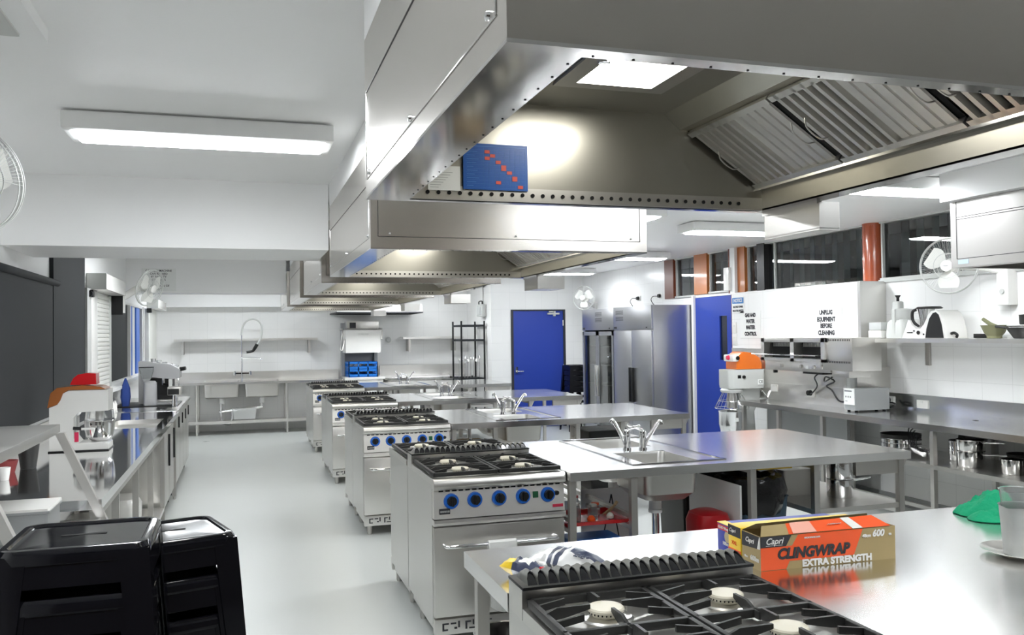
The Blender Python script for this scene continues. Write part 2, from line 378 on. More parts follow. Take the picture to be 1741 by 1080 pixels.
struct('night_panel', MB().box(XL-.16, XL-.14, 10.36, 12.26, 1.14, 2.13), 'night')  # dark sheet added behind the glass so the pane reads as night
for i, yy in enumerate((13.9, 14.75, 15.6)):
    tag(MB().cyl((-1.9, yy, 0), (-1.9, yy, 2.69), .10).build('veranda_post', 'bluedoor'), 'blue post outside the far left window, %s' % ('nearest', 'middle', 'farthest')[i], 'post', 'blue posts outside the window')

# ------------------------------------------------------------------ ceiling lights (surface battens)
def batten():
    o = thing('ceiling_light', 'x', 'ceiling light', (0, 0, 2.60))
    MB().box(-.6, .6, -.16, .16, 2.61, 2.688, .004).box(-.56, .56, -.12, .12, 2.688, 2.70).build('housing', 'white', o)
    MB().loops([(.55, .10, .01, 2.596), (.57, .118, .01, 2.612)]).build('diffuser', 'lamp', o)
    return o
bt = batten(); first = True
LIGHTS = [(-.17, 4.40, 'long white ceiling light over the aisle, the one nearest the camera'),
          (2.72, 6.47, 'ceiling light seen as a small bright tip beside the second hood'),
          (4.56, 4.86, 'ceiling light between the nearest hood and the hood over the wall bench'),
          (4.62, 7.28, 'boxy white ceiling light behind the nearest hood, toward the timber windows'),
          (4.66, 10.08, 'ceiling light just right of the second hood, above the fridges'),
          (4.80, 12.83, 'farthest ceiling light, in front of the blue door wall'),
          (-.17, 1.55, 'ceiling light overhead beside the camera'), (-.17, 9.2, 'ceiling light hidden between the two white beams'),
          (-.17, 14.2, 'ceiling light behind the far white beam, over the sinks'),
          (2.72, 1.45, 'unseen ceiling light added to brighten the front of the second hood'), (2.72, 14.6, 'ceiling light over the far dish area')]  # the near one is out of view, added to brighten the second hood
for x, y, l in LIGHTS:
    if first: bt.location = (x, y, 2.60); bt['label'] = l; first = False
    else: dup(bt, l, (x, y, 2.60))
ld = bpy.data.lights.new('yard_fill', 'POINT'); ld.energy = 40; ld.color = (.9, .95, 1); ld.shadow_soft_size = .2  # unseen point lamp added to brighten the yard outside the left windows
lo = bpy.data.objects.new('yard_fill', ld); COL.objects.link(lo); lo.location = (-1.75, 14.3, 2.3)

# ------------------------------------------------------------------ exhaust hoods
def hood(label, x0, x1, y0, y1, name='exhaust_hood', seam=True, gb=.2):
    z0, z1 = 2.065, 2.54
    o = thing(name, label, 'exhaust hood', ((x0+x1)/2, (y0+y1)/2, z0))
    t = .012
    m = MB().slab(x0, x1, y0, y1, z0+.006, z1, [(x0+t, x1-t, y0+t, y1-t)])
    m.build('casing', 'hood', o)
    fl, ff, fr = .125, .035, .03
    f = MB().slab(x0, x1, y0, y1, z0, z0+.006, [(x0+fl, x1-.06, y0+ff, y1-fr)])
    # rivets are part of the flange sheet
    f.m = 1
    for i in range(int((x1-x0)/.07)): f.cyl((x0+.14+i*.065, y0+ff-.008, z0-.0012), (x0+.14+i*.065, y0+ff-.008, z0+.001), .0022, n=6)
    for i in range(int((y1-y0-.1)/.07)): f.cyl((x0+fl-.008, y0+.07+i*.068, z0-.0012), (x0+fl-.008, y0+.07+i*.068, z0+.001), .0022, n=6)
    f.build('bottom_flange', ['mirror', 'black'], o)
    # inner lining: side, ends and roof
    zi = 2.37; ix0, ix1, iy0, iy1 = x0+fl, x1-.06, y0+ff, y1-fr-.02
    rx = x1-.42
    m = MB()
    m.add([(ix0, iy1, z0), (ix1, iy1, z0), (ix1, iy1, z0+.09), (rx, iy1, zi), (ix0+.16, iy1, zi), (ix0, iy1, z0+.2)], [(0, 1, 2, 3, 4, 5)])
    m.add([(ix0, iy0, z0), (ix1, iy0, z0), (ix1, iy0, z0+.09), (rx, iy0, zi), (ix0+.16, iy0, zi), (ix0, iy0, z0+.2)], [(0, 1, 2, 3, 4, 5)])
    m.add([(ix0, iy0, z0), (ix0, iy1, z0), (ix0, iy1, z0+.2), (ix0, iy0, z0+.2), (ix0+.16, iy0, zi), (ix0+.16, iy1, zi), (rx, iy0, zi), (rx, iy1, zi)],
          [(0, 1, 2, 3), (3, 2, 5, 4), (4, 5, 7, 6)])
    m.add([(rx, iy0, zi), (rx, iy1, zi), (rx+.055, iy1, zi-.05), (rx+.055, iy0, zi-.05), (rx+.1, iy0, zi-.05), (rx+.1, iy1, zi-.05)], [(0, 1, 2, 3), (3, 2, 5, 4)])
    m.add([(ix1, iy0, z0), (ix1, iy1, z0), (ix1, iy1, z0+.09), (ix1, iy0, z0+.09)], [(0, 1, 2, 3)])
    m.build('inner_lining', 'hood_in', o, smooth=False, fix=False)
    # perforated lip on the far side
    m = MB(); m.box(ix0, ix1, iy1-.004, iy1, z0, z0+.042); h = m; h.m = 1; n = int((ix1-ix0-.1)/.033)
    for i in range(n):
        xx = ix0+.05+i*.033; h.cyl((xx, iy1-.0045, z0+.021), (xx, iy1-.007, z0+.021), .0062, n=10)
    m.build('perforated_lip', ['steel', 'darkslot'], o)
    # baffle filters on the inclined bank
    ax, az, bx, bz = rx+.09, zi-.05, ix1-.015, z0+.085
    d = Vector((bx-ax, 0, bz-az)); L = d.length; d.normalize(); nrm = Vector((d.z, 0, -d.x))
    if nrm.z > 0: nrm = -nrm
    nb = max(2, int(round((iy1-iy0)/.46))); pw = (iy1-iy0)/nb
    for k in range(nb):
        m = MB(); ya = iy0+k*pw
        for j in range(11):
            q = (pw-.03)/11; yy = ya+.024+j*q; hg = .006 if j < 5 else .016; wd_ = .90 if j < 5 else .52
            a0 = Vector((ax, yy, az)); sect = [(0, 0), (.003, hg), (q*wd_-.003, hg), (q*wd_, 0)]
            vs = [a0+Vector((0, u_, 0))+nrm*w_ for u_, w_ in sect]+[a0+d*L+Vector((0, u_, 0))+nrm*w_ for u_, w_ in sect]
            m.add(vs, [(0, 1, 5, 4), (1, 2, 6, 5), (2, 3, 7, 6), (0, 1, 2, 3), (4, 5, 6, 7)])
        A = Vector((ax, ya+.005, az))-nrm*.004; e = Vector((0, pw-.01, 0))
        m.m = 1; m.add([A, A+e, A+e+d*L, A+d*L], [(0, 1, 2, 3)]); m.m = 0
        for t0, t1 in ((0, .02), (L-.02, L)):
            m.hexa([A+d*t0, A+d*t1, A+e+d*t1, A+e+d*t0], [p+nrm*.02 for p in (A+d*t0, A+d*t1, A+e+d*t1, A+e+d*t0)])
        fo = m.build('baffle_filter', ['steel', 'darkslot'], o, smooth=False)
        for yy in (ya+.012, ya+pw-.05):
            c = Vector((ax, yy, az))+nrm*.016; pts = [c+d*(L*.35)]+[c+d*(L*(.35+.3*i/6))+nrm*.022*sin(pi*min(1, max(0, i/6*1.0))) ** .4 for i in range(1, 6)]+[c+d*(L*.65)]
            MB().tube(pts, .0025, 6).build('handle', 'steel', fo)
    MB().prism([(bx-.01, bz-.02), (bx+.028, bz-.02), (bx+.028, bz+.03), (bx+.02, bz+.03), (bx+.02, bz-.01), (bx-.01, bz-.01)], 'y', iy0, iy1).build('grease_gutter', 'mirror', o)
    # lamp in the roof
    lx = ix0+.536; ly = (y1-.455)
    for yy in ([ly] if y1-y0 < 1.6 else [ly, y0+.5]):
        MB().slab(lx-.17, lx+.17, yy-.17, yy+.17, zi-.008, zi-.001, [(lx-.115, lx+.115, yy-.125, yy+.125)]).build('lamp_frame', 'steel', o)
        B(lx-.115, lx+.115, yy-.125, yy+.125, zi-.006, zi-.002).build('lamp', 'hoodlamp', o)
        MB().cyl((lx-.13, yy-.1, zi-.008), (lx-.13, yy-.1, zi-.022), .012).cyl((lx-.145, yy-.1, zi-.02), (lx-.115, yy-.1, zi-.02), .006).build('lamp_catch', 'chrome', o)
    # access panels on the outside
    def panel(pts, nx, ny):
        g = MB()
        for a, b in zip(pts, pts[1:]):
            a = Vector(a); b = Vector(b); g.cyl(a, b, .0014, n=6)
        return g
    g = panel([(x0+.035, y0-.001, z1), (x0+.035, y0-.001, z0+.058), (x1-.04, y0-.001, z0+.058), (x1-.04, y0-.001, z1)], 0, -1)
    if seam: g.build('panel_seam', 'black', o)
    g = panel([(x0-.001, y0+.05, z1-.16), (x0-.001, y0+.05, z0+.055), (x0-.001, y1-.03, z0+.055), (x0-.001, y1-.03, z1-.16)], -1, 0)
    g.build('panel_seam', 'mirror', o)
    panel([(x0-.001, y0+.0, z1-.165), (x0-.001, y1-.03, z1-.165)], -1, 0).build('panel_seam', 'black', o)
    if seam:
        for xx in (x0+.09, (x0+x1)/2, x1-.09): MB().lathe([(0, y0-.006), (.005, y0-.004), (.006, y0)], (xx, 0, z0+.072), 10, 'y').build('screw', 'chrome', o)
    for yy in (y0+.09, (y0+y1)/2, y1-.08): MB().lathe([(0, x0-.007), (.007, x0-.005), (.008, x0)], (0, yy, z0+.068), 10, 'x').build('screw', 'chrome', o)
    # grease box hanging off the far right corner
    g = MB(); bx0 = x1-.02; g.slab(bx0, bx0+gb, y1-.30, y1-.005, z0-.088, z0-.004, [(bx0+.006, bx0+gb-.006, y1-.294, y1-.011)]); g.box(bx0, bx0+gb, y1-.30, y1-.005, z0-.092, z0-.086)
    g.prism([(bx0-.008, z0-.012), (bx0+.004, z0-.004), (bx0+.004, z0+.0), (bx0-.008, z0+.0)], 'y', y1-.3, y1-.005)
    g.build('grease_box', 'steel', o)
    return o
h1 = hood('nearest stainless exhaust hood, its lit inside and baffle filters seen from below', .352, 1.735, 1.13, 2.56, seam=False, gb=.075)
hA = hood('second exhaust hood from the camera, its long front panel facing us', .57, 1.985, 4.0, 5.96)
hl = ['third exhaust hood from the camera, showing only a low strip of its front', 'fourth exhaust hood from the camera', 'farthest exhaust hood, above the last range']
cy = 4.98
for i, y in enumerate((6.62, 9.16, 11.88)):
    dup(hA, hl[i], (hA.location.x, y+.98, hA.location.z), group=None)
# white plaster boxing that closes the gap from the hoods to the ceiling
for i, (x0, x1, y0, y1) in enumerate(((.352, 1.735, 1.13, 2.56), (.57, 1.985, 4.0, 5.96), (.57, 1.985, 6.86, 8.58), (.57, 1.985, 9.16, 11.12), (.57, 1.985, 12.41, 13.84))):
    struct('trim_%d' % (16+i), B(x0, x1, y0, y1, 2.541, CZ), 'ceil')

# things fixed inside the nearest hood
yy = 2.503
o = thing('wall_chart', 'blue roster chart with a diagonal of red cells inside the nearest hood', 'chart', (.738, yy, 2.085))
m = B(.636, .840, yy-.003, yy, 2.098, 2.238); m.m = 1
for i in range(11): m.box(.645, .832, yy-.0035, yy-.003, 2.104+i*.0115, 2.1044+i*.0115)
for i in range(9): m.box(.70+i*.0165, .7004+i*.0165, yy-.0035, yy-.003, 2.103, 2.225)
for i in range(10): m.box(.647, .647+.02+.022*((i*37) % 5)/5, yy-.0035, yy-.003, 2.109+i*.0115, 2.1105+i*.0115)
m.box(.645, .832, yy-.0035, yy-.003, 2.229, 2.2305)
m.m = 2
for cx, cz, h in ((.711, 2.2135, 1), (.728, 2.202, 1), (.711, 2.194, 1), (.746, 2.183, 1), (.763, 2.166, 1.7), (.781, 2.152, 1), (.798, 2.134, 1.5), (.816, 2.109, 1), (.746, 2.121, 1)): m.box(cx-.008, cx+.008, yy-.004, yy-.003, cz-.005*h, cz+.005*h)
m.build('sheet', ['poster', 'posterline', 'posterred'], o)
o = thing('notice_sheet', 'white typed notice sheet inside the nearest hood left of the blue chart', 'notice', (.578, yy, 2.09))
m = B(.528, .626, yy-.003, yy, 2.092, 2.165); m.m = 1
for i in range(8): m.box(.534, .56+.05*((i*29) % 7)/7, yy-.0035, yy-.003, 2.10+i*.0075, 2.1008+i*.0075)
m.build('sheet', ['paper', 'inkgrey'], o)

# hood over the wall bench, near right
o = thing('exhaust_hood', 'exhaust hood over the wall bench at the right edge, with a pale blue sticker', 'exhaust hood', (5.2, 2.8, 2.065))
x0, x1, y0, y1, z0, z1 = 4.56, 5.88, .9, 4.635, 2.065, 2.505
MB().slab(x0, x1, y0, y1, z0+.006, z1, [(x0+.012, x1-.012, y0+.012, y1-.012)]).build('casing', 'hood_dull', o)
MB().slab(x0, x1, y0, y1, z0, z0+.006, [(x0+.1, x1-.1, y0+.1, y1-.04)]).build('bottom_flange', 'hood_dull', o)
m = MB(); m.add([(x0+.1, y0+.1, z0), (x0+.1, y1-.04, z0), (x1-.1, y1-.04, z0+.25), (x1-.1, y0+.1, z0+.25)], [(0, 1, 2, 3)])
for i in range(46):
    yy = y0+.12+i*.075; m.hexa([(x0+.12, yy, z0+.004), (x1-.12, yy, z0+.24), (x1-.12, yy+.035, z0+.24), (x0+.12, yy+.035, z0+.004)], [(x0+.12, yy, z0+.014), (x1-.12, yy, z0+.25), (x1-.12, yy+.035, z0+.25), (x0+.12, yy+.035, z0+.014)])
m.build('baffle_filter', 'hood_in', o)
g = MB()
for a, b in (((y1-.05, z1-.105), (y0, z1-.105)), ((y1-.05, z1-.12), (y0, z1-.12)), ((y1-.05, z0+.057), (y0, z0+.057)), ((y1-.05, z1), (y1-.05, z0+.057))): g.cyl((x0-.001, a[0], a[1]), (x0-.001, b[0], b[1]), .002, n=6)
g.build('panel_seam', 'ink', o)
B(x0-.002, x0, y1-.145, y1-.06, z0+.022, z0+.05).build('sticker', mat('pale_blue_sticker', (.45, .58, .68), .4), o)
struct('trim_21', B(4.49, 5.898, .8, 4.65, 2.508, CZ-.001), 'ceil')

# ------------------------------------------------------------------ gas ranges (local: x 0..W, front at y=0)
W = .738
def grate(o, x0, x1, y0, y1, z, burners):
    m = MB(); t = .016; h = .022
    m.box(x0, x0+t, y0, y1, z, z+h, .003).box(x1-t, x1, y0, y1, z, z+h, .003).box(x0, x1, y0, y0+t, z, z+h, .003).box(x0, x1, y1-t, y1, z, z+h, .003)
    ym = (y0+y1)/2; m.box(x0, x1, ym-t/2, ym+t/2, z, z+h, .003)
    zt = z+h+.012
    for cx, cy_ in burners:
        lo_y, hi_y = (y0, ym) if cy_ < ym else (ym, y1)
        for (ex, ey) in ((x0+t/2, cy_), (x1-t/2, cy_), (cx, lo_y+t/2), (cx, hi_y-t/2)):
            a = Vector((ex, ey, 0)); c = Vector((cx, cy_, 0)); d = (c-a); L = d.length; d.normalize(); p = Vector((-d.y, d.x, 0))*.0045
            L2 = L-.046
            prof = [(0, z), (0, z+h), (.03, zt), (L2, zt), (L2, zt-.012), (.05, z+.006)]
            vs = [a+d*q+p+Vector((0, 0, zz)) for q, zz in prof]+[a+d*q-p+Vector((0, 0, zz)) for q, zz in prof]; n = 6
            m.add(vs, [tuple(range(n)), tuple(range(n, 2*n))[::-1]]+[(i, (i+1) % n, n+(i+1) % n, n+i) for i in range(n)])
        for sx in (-1, 1):
            for sy in (-1, 1):
                ax_ = cx+sx*(x1-x0)/2*.93; ay = cy_+sy*(hi_y-lo_y)/2*.5
                m.hexa([(ax_, ay-.004, z+.004), (ax_-sx*.075, ay-.004, z+.016), (ax_-sx*.075, ay+.004, z+.016), (ax_, ay+.004, z+.004)], [(ax_, ay-.004, z+h), (ax_-sx*.075, ay-.004, zt), (ax_-sx*.075, ay+.004, zt), (ax_, ay+.004, z+h)])
    m.box((x0+x1)/2-t/2, (x0+x1)/2+t/2, ym-.03, ym+.03, z, z+h, .003)
    return m.build('grate', 'iron', o)
def legs(o, W_, ys, h=.13):
    for xx in (.05, W_-.05):
        for yy in ys: MB().cyl((xx, yy, .012), (xx, yy, h), .021, .025, 16).cyl((xx, yy, 0), (xx, yy, .014), .017, .021, 16).build('leg', 'steel_dull', o)
def hob(o, y0, y1):
    B(.0, W, y0, y1, .862, .896).build('hob', 'steel', o)
    B(.03, W-.03, y0+.03, y1-.02, .8962, .8975).build('spill_tray', 'steel_dull', o)
    ym = (y0+y1)/2; q = (y1-y0)*.25
    for xa, xb in ((.008, W/2-.004), (W/2+.004, W-.008)):
        xc = (xa+xb)/2; bs = [(xc, y0+q), (xc, y1-q)]
        grate(o, xa, xb, y0+.01, y1-.01, .904, bs)
        for c in bs:
            MB().lathe([(.0, .898), (.075, .898), (.07, .903), (.03, .9025)], (c[0], c[1], 0), 20).cyl((c[0]+.07, c[1]+.03, .898), (c[0]+.07, c[1]+.03, .915), .006).build('burner_bowl', 'steel', o)
            m = MB(); m.lathe([(.036, .90), (.040, .91), (.046, .912), (.046, .9165), (.0495, .918), (.050, .924), (.046, .928), (0, .9295)], (c[0], c[1], 0), 28)
            m.m = 1
            for i in range(26):
                a = 2*pi*i/26; p = Vector((c[0]+.0462*cos(a), c[1]+.0462*sin(a), .914)); t = Vector((-sin(a), cos(a), 0))*.0018; r = Vector((cos(a), sin(a), 0))*.0006; z = Vector((0, 0, .0022))
                m.hexa([p-t-r-z, p+t-r-z, p+t+r-z, p-t+r-z], [p-t-r+z, p+t-r+z, p+t+r+z, p-t+r+z])
            m.build('burner', ['burner', 'darkslot'], o)
def front(o):
    MB().prism([(-.004, .842), (-.012, .852), (-.013, .872), (-.004, .892), (.012, .898), (.05, .898), (.05, .842)], 'x', 0, W).build('front_rail', 'steel', o)
    MB().prism([(.018, .842), (.0, .688), (.06, .688), (.06, .842)], 'x', .003, W-.003).build('control_panel', 'cream_steel', o)
    v = MB()
    for i in range(19): v.box(.03+i*.0365, .054+i*.0365, .012, .02, .829, .836)
    v.build('vent', 'darkslot', o)
    for xx in (.097, .226, .362, .497, .640):
        a = Vector((xx, .009, .778)); nrm = Vector((0, -1, .12)).normalized()
        k = MB().cyl(a-nrm*.002, a+nrm*.012, .042, .038, 28).build('knob', 'blue', o)
        m = MB().cyl(a+nrm*.012, a+nrm*.032, .027, .024, 24); m.box(xx-.006, xx+.006, -.04, -.012, .757, .806, .003); m.build('dial_grip', 'black', k)
    B(.553, .583, .003, .014, .765, .800, .002).build('switch', 'greenlamp', o)
    MB().cyl((.690, .013, .783), (.690, -.004, .785), .014, .012).build('ignition_button', 'black', o)
    b = B(.030, .088, -.002, .008, .713, .742, .001); m = b; m.m = 1
    for i in range(5): m.box(.035+i*.0105, .042+i*.0105, -.003, -.001, .722, .732)
    m.build('badge', ['ink', 'lightgrey'], o)
    B(.665, .725, -.002, .008, .708, .724, .001).build('maker_label', mat('crimson_label', (.55, .03, .07), .4), o)
    MB().prism([(-.004, .660), (-.010, .668), (-.008, .684), (.06, .684), (.06, .652), (.0, .652)], 'x', 0, W).build('door_ledge', 'steel', o)
    B(.004, W-.004, .008, .06, .17, .642, .004).build('oven_door', 'steel', o)
    dr = [c for c in COL.objects if c.parent == o and c.name.startswith('oven_door')][-1]
    pts = [(.055, .01, .548), (.055, -.022, .548), (.062, -.036, .548), (.08, -.042, .548)]+[(.08+i*(W-.16)/6, -.042, .548) for i in range(1, 7)]+[(W-.062, -.036, .548), (W-.055, -.022, .548), (W-.055, .01, .548)]
    MB().tube(pts, .0105, 12).build('handle', 'chrome', dr)
    kp = B(.002, W-.002, .006, .06, .078, .160, .002); m = kp; m.m = 1   # cut-out emblem on the kick panel
    for a in ((.04, .05, .100, .14), (.05, .075, .132, .14), (.05, .07, .10, .108), (.085, .115, .132, .14), (.105, .12, .106, .116), (.125, .135, .112, .146), (.165, .175, .10, .142), (.175, .195, .134, .142), (.205, .213, .12, .146), (.225, .26, .138, .146), (.225, .233, .118, .146), (.185, .25, .10, .107), (.27, .278, .11, .14), (.285, .31, .134, .14)):
        m.box(a[0], a[1], .003, .008, a[2], a[3])
    m.build('kick_panel', ['steel', 'ink'], o)
def range_front(label, name='gas_range'):
    o = thing(name, label, 'gas range')
    MB().box(0, W, .05, .745, .13, .862).box(.02, W-.02, .05, .7, .075, .13).build('body', 'steel_v', o)
    front(o); hob(o, .03, .615); legs(o, W, (.06, .55))
    fl = MB().box(0, W, .62, .745, .862, .945).build('flue_box', 'steel', o)
    m = MB(); n = 22; z = .945
    m.box(0, W, .612, .75, z, z+.009, .002)
    for i in range(n):
        x = .018+i*(W-.036)/n; q = (W-.036)/n; r = q*.47
        k = []
        for jj, (dy, s) in enumerate(((0, 1), (.02, 1), (.045, 1), (.075, .9), (.105, .6), (.12, .1))):
            for a in range(7):
                t = pi*a/6; k.append((x+q/2-r*cos(t)+.010*sin(t)*s, .622+dy+.060*sin(t)*(1-dy/.12), z+.008+.028*s*sin(t)))
        fs = [(jj*7+a, jj*7+a+1, (jj+1)*7+a+1, (jj+1)*7+a) for jj in range(5) for a in range(6)]
        m.m = 2; m.add(k, fs)
        m.m = 1; m.add([(a_[0], a_[1]+.004, z+.008+(a_[2]-z-.008)*.86) for a_ in k[:7]], [tuple(range(7))])  # black cap across the scoop mouth, painted in for its shaded hollow
        m.m = 0
    m.build('flue_grille', ['black', 'blackgloss', 'irongrey'], o, fix=False)
    return o
def range_rear(label):
    o = thing('gas_range', label, 'gas range')
    MB().box(0, W, .05, .668, .13, .862).box(.02, W-.02, .05, .62, .075, .13).build('body', 'steel_v', o)
    front(o); hob(o, .03, .64); legs(o, W, (.06, .55))
    return o
M['cream_steel'] = mat('control_panel_steel', (.86, .84, .80), .38, 1, bump=.004, bscale=30)
ra = range_front('gas range nearest the camera, its cast iron grates filling the bottom of the view'); ra.location = (.737, 1.672, 0)
RX = .952
isl = [(4.455, 'second'), (7.20, 'third'), (9.82, 'fourth'), (12.62, 'farthest')]
rl = ['gas range with blue knobs on the second island, white towel over its oven handle', 'gas range on the third island, all five blue knobs showing above the nearer range', 'gas range on the fourth island, one blue knob showing', 'farthest gas range, mostly hidden at the head of the last island']
for (y, n), l in zip(isl, rl): dup(ra, l, (RX, y, 0))
rb = None
for (y, n) in isl:
    l = 'gas range backing onto the range with blue knobs, on the %s island and facing away' % n
    if rb is None: rb = range_rear(l); rb.location = (RX+W, y+1.425, 0); rb.rotation_euler = (0, 0, pi)
    else: dup(rb, l, (RX+W, y+1.425, 0))

# ------------------------------------------------------------------ island benches
def leg_sq(o, x, y, z1, z0=0, t=.019):
    MB().box(x-t, x+t, y-t, y+t, z0+.03, z1).cyl((x, y, z0), (x, y, z0+.032), .014, .017, 12).build('leg', 'steel_dull', o)
def basin(o, x0, x1, y0, y1, z1, dep):
    cx, cy_, hx, hy = (x0+x1)/2, (y0+y1)/2, (x1-x0)/2, (y1-y0)/2
    m = MB().loops([(hx, hy, .03, z1), (hx-.004, hy-.004, .04, z1-.02), (hx-.012, hy-.012, .05, z1-dep+.04), (hx-.05, hy-.05, .06, z1-dep), (.02, .02, .019, z1-dep-.004)], (cx, cy_, 0), cap0=False)
    m.loops([(hx+.003, hy+.003, .03, z1-.012), (hx, hy, .04, z1-.03), (hx-.008, hy-.008, .05, z1-dep+.036), (hx-.046, hy-.046, .06, z1-dep-.006)], (cx, cy_, 0), cap0=False)
    b = m.build('sink_basin', 'steel_v', o, fix=False)
    MB().cyl((cx, cy_, z1-dep-.09), (cx, cy_, z1-dep-.005), .038, n=20).cyl((cx, cy_, z1-dep-.11), (cx, cy_, z1-dep-.09), .042, n=20).build('waste_fitting', 'white', b)
    MB().cyl((cx, cy_, z1-dep-.26), (cx, cy_, z1-dep-.11), .022, n=14).build('waste_pipe', 'chrome', b)
def island(label):
    # local: x 0 at the range side, y 0 at the front edge
    L, D = 2.27, 1.375
    o = thing('island_bench', label, 'workbench')
    MB().slab(0, L, 0, D, .852, .9, [(.525, .875, .155, .615), (.545, .905, .835, 1.275)]).build('worktop', 'bench', o)
    m = MB().slab(.425, 1.035, .115, 1.315, .8995, .906, [(.437, 1.023, .127, 1.303)]); m.build('raised_rim', 'mirror', o)
    basin(o, .525, .875, .155, .615, .898, .225); basin(o, .545, .905, .835, 1.275, .898, .225)
    for x in (.03, .40, 1.17, 1.61, 2.235):
        for y in (.06, D-.06): leg_sq(o, x, y, .852)
    for x in (.03, .40, 1.17, 1.61, 2.235): B(x-.015, x+.015, .08, D-.08, .82, .85).build('rail', 'steel_dull', o)
    for z in (.62, .56):
        for x in (.025, .385): B(x, x+.025, .08, D-.08, z-.012, z+.012).build('rail', 'steel_dull', o)
    B(1.9, 2.22, .05, .08, .76, .85).build('front_plate', 'steel_dull', o)
    B(1.59, 2.255, .05, D-.05, .545, .575).build('undershelf', 'steel', o)
    B(.03, 1.6, .12, D-.12, .15, .18).build('undershelf', 'steel', o)
    for x in (1.61, 2.235): MB().prism([(x+.02, .852), (x+.055, .852), (x+.02, .79)], 'y', .05, .053).build('gusset', 'steel', o)
    return o
ib = island('island bench with two sinks, second from the camera, black bin beneath it'); ib.location = (1.695, 4.385, 0)
BY = [4.385, 7.16, 9.80, 12.72]
for y, l in zip(BY[1:], ('island bench with two sinks behind the second one, reaching toward the fridges', 'island bench fourth from the camera, its end in front of the blue door', 'farthest island bench, a thin pale strip below the wire rack')):
    dup(ib, l, (1.695, y, 0))
# nearest bench, wrapped round the nearest range
o = thing('island_bench', 'nearest stainless bench, holding the clingwrap box, cloth and jugs', 'workbench', (2.2, 2.2, 0))
MB().slab(.737, 3.75, 1.56, 2.945, .845, .9, [(.735, 1.478, 1.55, 2.425)]).build('worktop', 'bench', o)
for x, y in ((.785, 2.895), (1.55, 1.62), (3.70, 1.62), (3.70, 2.895), (2.2, 2.895)): leg_sq(o, x, y, .845, t=.021)
B(1.53, 3.72, 1.62, 2.9, .15, .18).build('undershelf', 'steel', o)

# mixer taps on the islands
def tapset():
    o = thing('sink_tap', 'x', 'tap')
    MB().cyl((0, 0, 0), (0, 0, .018), .028, .026, 20).cyl((0, 0, .018), (0, 0, .10), .021, .022, 18).lathe([(.022, .10), (.024, .115), (.018, .132), (0, .136)], n=18).build('tap_body', 'chrome', o)
    MB().tube([(0, -.010, .03), (-.0, -.035, .08), (-.0, -.07, .135), (-.0, -.10, .182), (0, -.115, .186), (0, -.122, .168)], [.013, .0125, .012, .011, .012, .013], 12).build('spout', 'chrome', o)
    MB().tube([(0, .0, .128), (.0, .03, .142), (0, .10, .165)], [.011, .009, .007], 10).build('lever', 'chrome', o)
    return o
tp = tapset()
tl = [('rear chrome tap on the second island, its spout swung left over the back sink', 'front chrome tap on the second island, its spout pointing right'),
      ('rear chrome tap on the third island, spout reaching left', 'front chrome tap on the third island bench'),
      ('rear chrome tap on the fourth island bench', 'front chrome tap on the fourth island bench'),
      ('rear chrome tap on the farthest island bench', 'front chrome tap on the farthest island bench')]
for i, y in enumerate(BY):
    for k, (dx, dy, rz) in enumerate(((2.36, .70, radians(-148)), (2.455, .665, radians(62)))):
        if i == 0 and k == 0: q = tp; q['label'] = tl[0][0]; q.location = (dx, y+dy, .9); q.rotation_euler = (0, 0, rz)
        else: dup(tp, tl[i][k], (dx, y+dy, .9), rz)
        
# ------------------------------------------------------------------ things on the nearest bench
def card(o, name, m, w): return w.build(name, m, o)
o = thing('clingwrap_box', 'long orange and gold clingwrap box with its lid folded open', 'box', (1.81, 2.42, .9)); o.rotation_euler = (0, 0, radians(-1.5))
T = wm(o)
def loc(mb): return mb.xf(T)
hw = .253
b = loc(MB().slab(-hw, hw, -.055, .055, 0, .108, [(-hw+.002, hw-.002, -.053, .053)])); b.build('carton', 'cardgold', o)
loc(B(-hw+.002, hw-.002, -.053, .053, .001, .003)).build('carton_floor', 'cardinner', o)
fy = -.0556
loc(MB().prism([(-hw, .001), (-.162, .001), (-.149, .025), (.091, .025), (.127, .107), (-.116, .107), (-.139, .073), (-hw, .073)], 'y', fy, fy+.0004)).build('orange_panel', 'cardorange', o)
loc(MB().prism([(-hw, .073), (-.162, .073), (-.141, .107), (-hw, .107)], 'y', fy-.0008, fy)).build('brand_panel', 'ink', o)
loc(MB().prism([(-.040+hw*0-.213, .106), (-.213-.0, .106), (-.2, .106)], 'y', 0, .0001)) if 0 else None
lid = loc(MB().add([(-hw+.0, .055, .108), (hw-.02, .055, .108), (hw-.05, .02, .137), (-hw+.03, .02, .132), (-hw+.0, .054, .109), (hw-.02, .054, .109), (hw-.05, .019, .138), (-hw+.03, .019, .133)], [(0, 1, 2, 3), (4, 5, 6, 7)])).build('lid', 'cardinner', o, fix=False)
m = MB(); yo = .0006
def lidq(u0, u1, off=.001):
    def P(u, v): 
        a = Vector((-hw+u*(2*hw-.02), -.055, .108)); c = Vector((-hw+.03+u*(2*hw-.09), -.012, .131+.006*u)); return a.lerp(c, v)+Vector((0, -off, off))
    return [P(u0, 0), P(u1, 0), P(u1, 1), P(u0, 1)]
q = lidq(0, 1, 0)+lidq(0, 1, .0012); loc(MB().add(q, [(0, 1, 2, 3), (4, 5, 6, 7)])).build('lid_flap', 'cardgold', o, fix=False)
loc(MB().add(lidq(.21, .70, .0022)+lidq(.78, 1, .0022), [(0, 1, 2, 3), (4, 5, 6, 7)])).build('flap_print', 'cardorange', o, fix=False)
loc(MB().add(lidq(.24, .42, .0034), [(0, 1, 2, 3)])).build('flap_film', mat('pinkish_film', (.85, .42, .33), .25), o, fix=False)
loc(MB().add(lidq(.70, .78, .0034), [(0, 1, 2, 3)])).build('flap_film', 'whitegloss', o, fix=False)
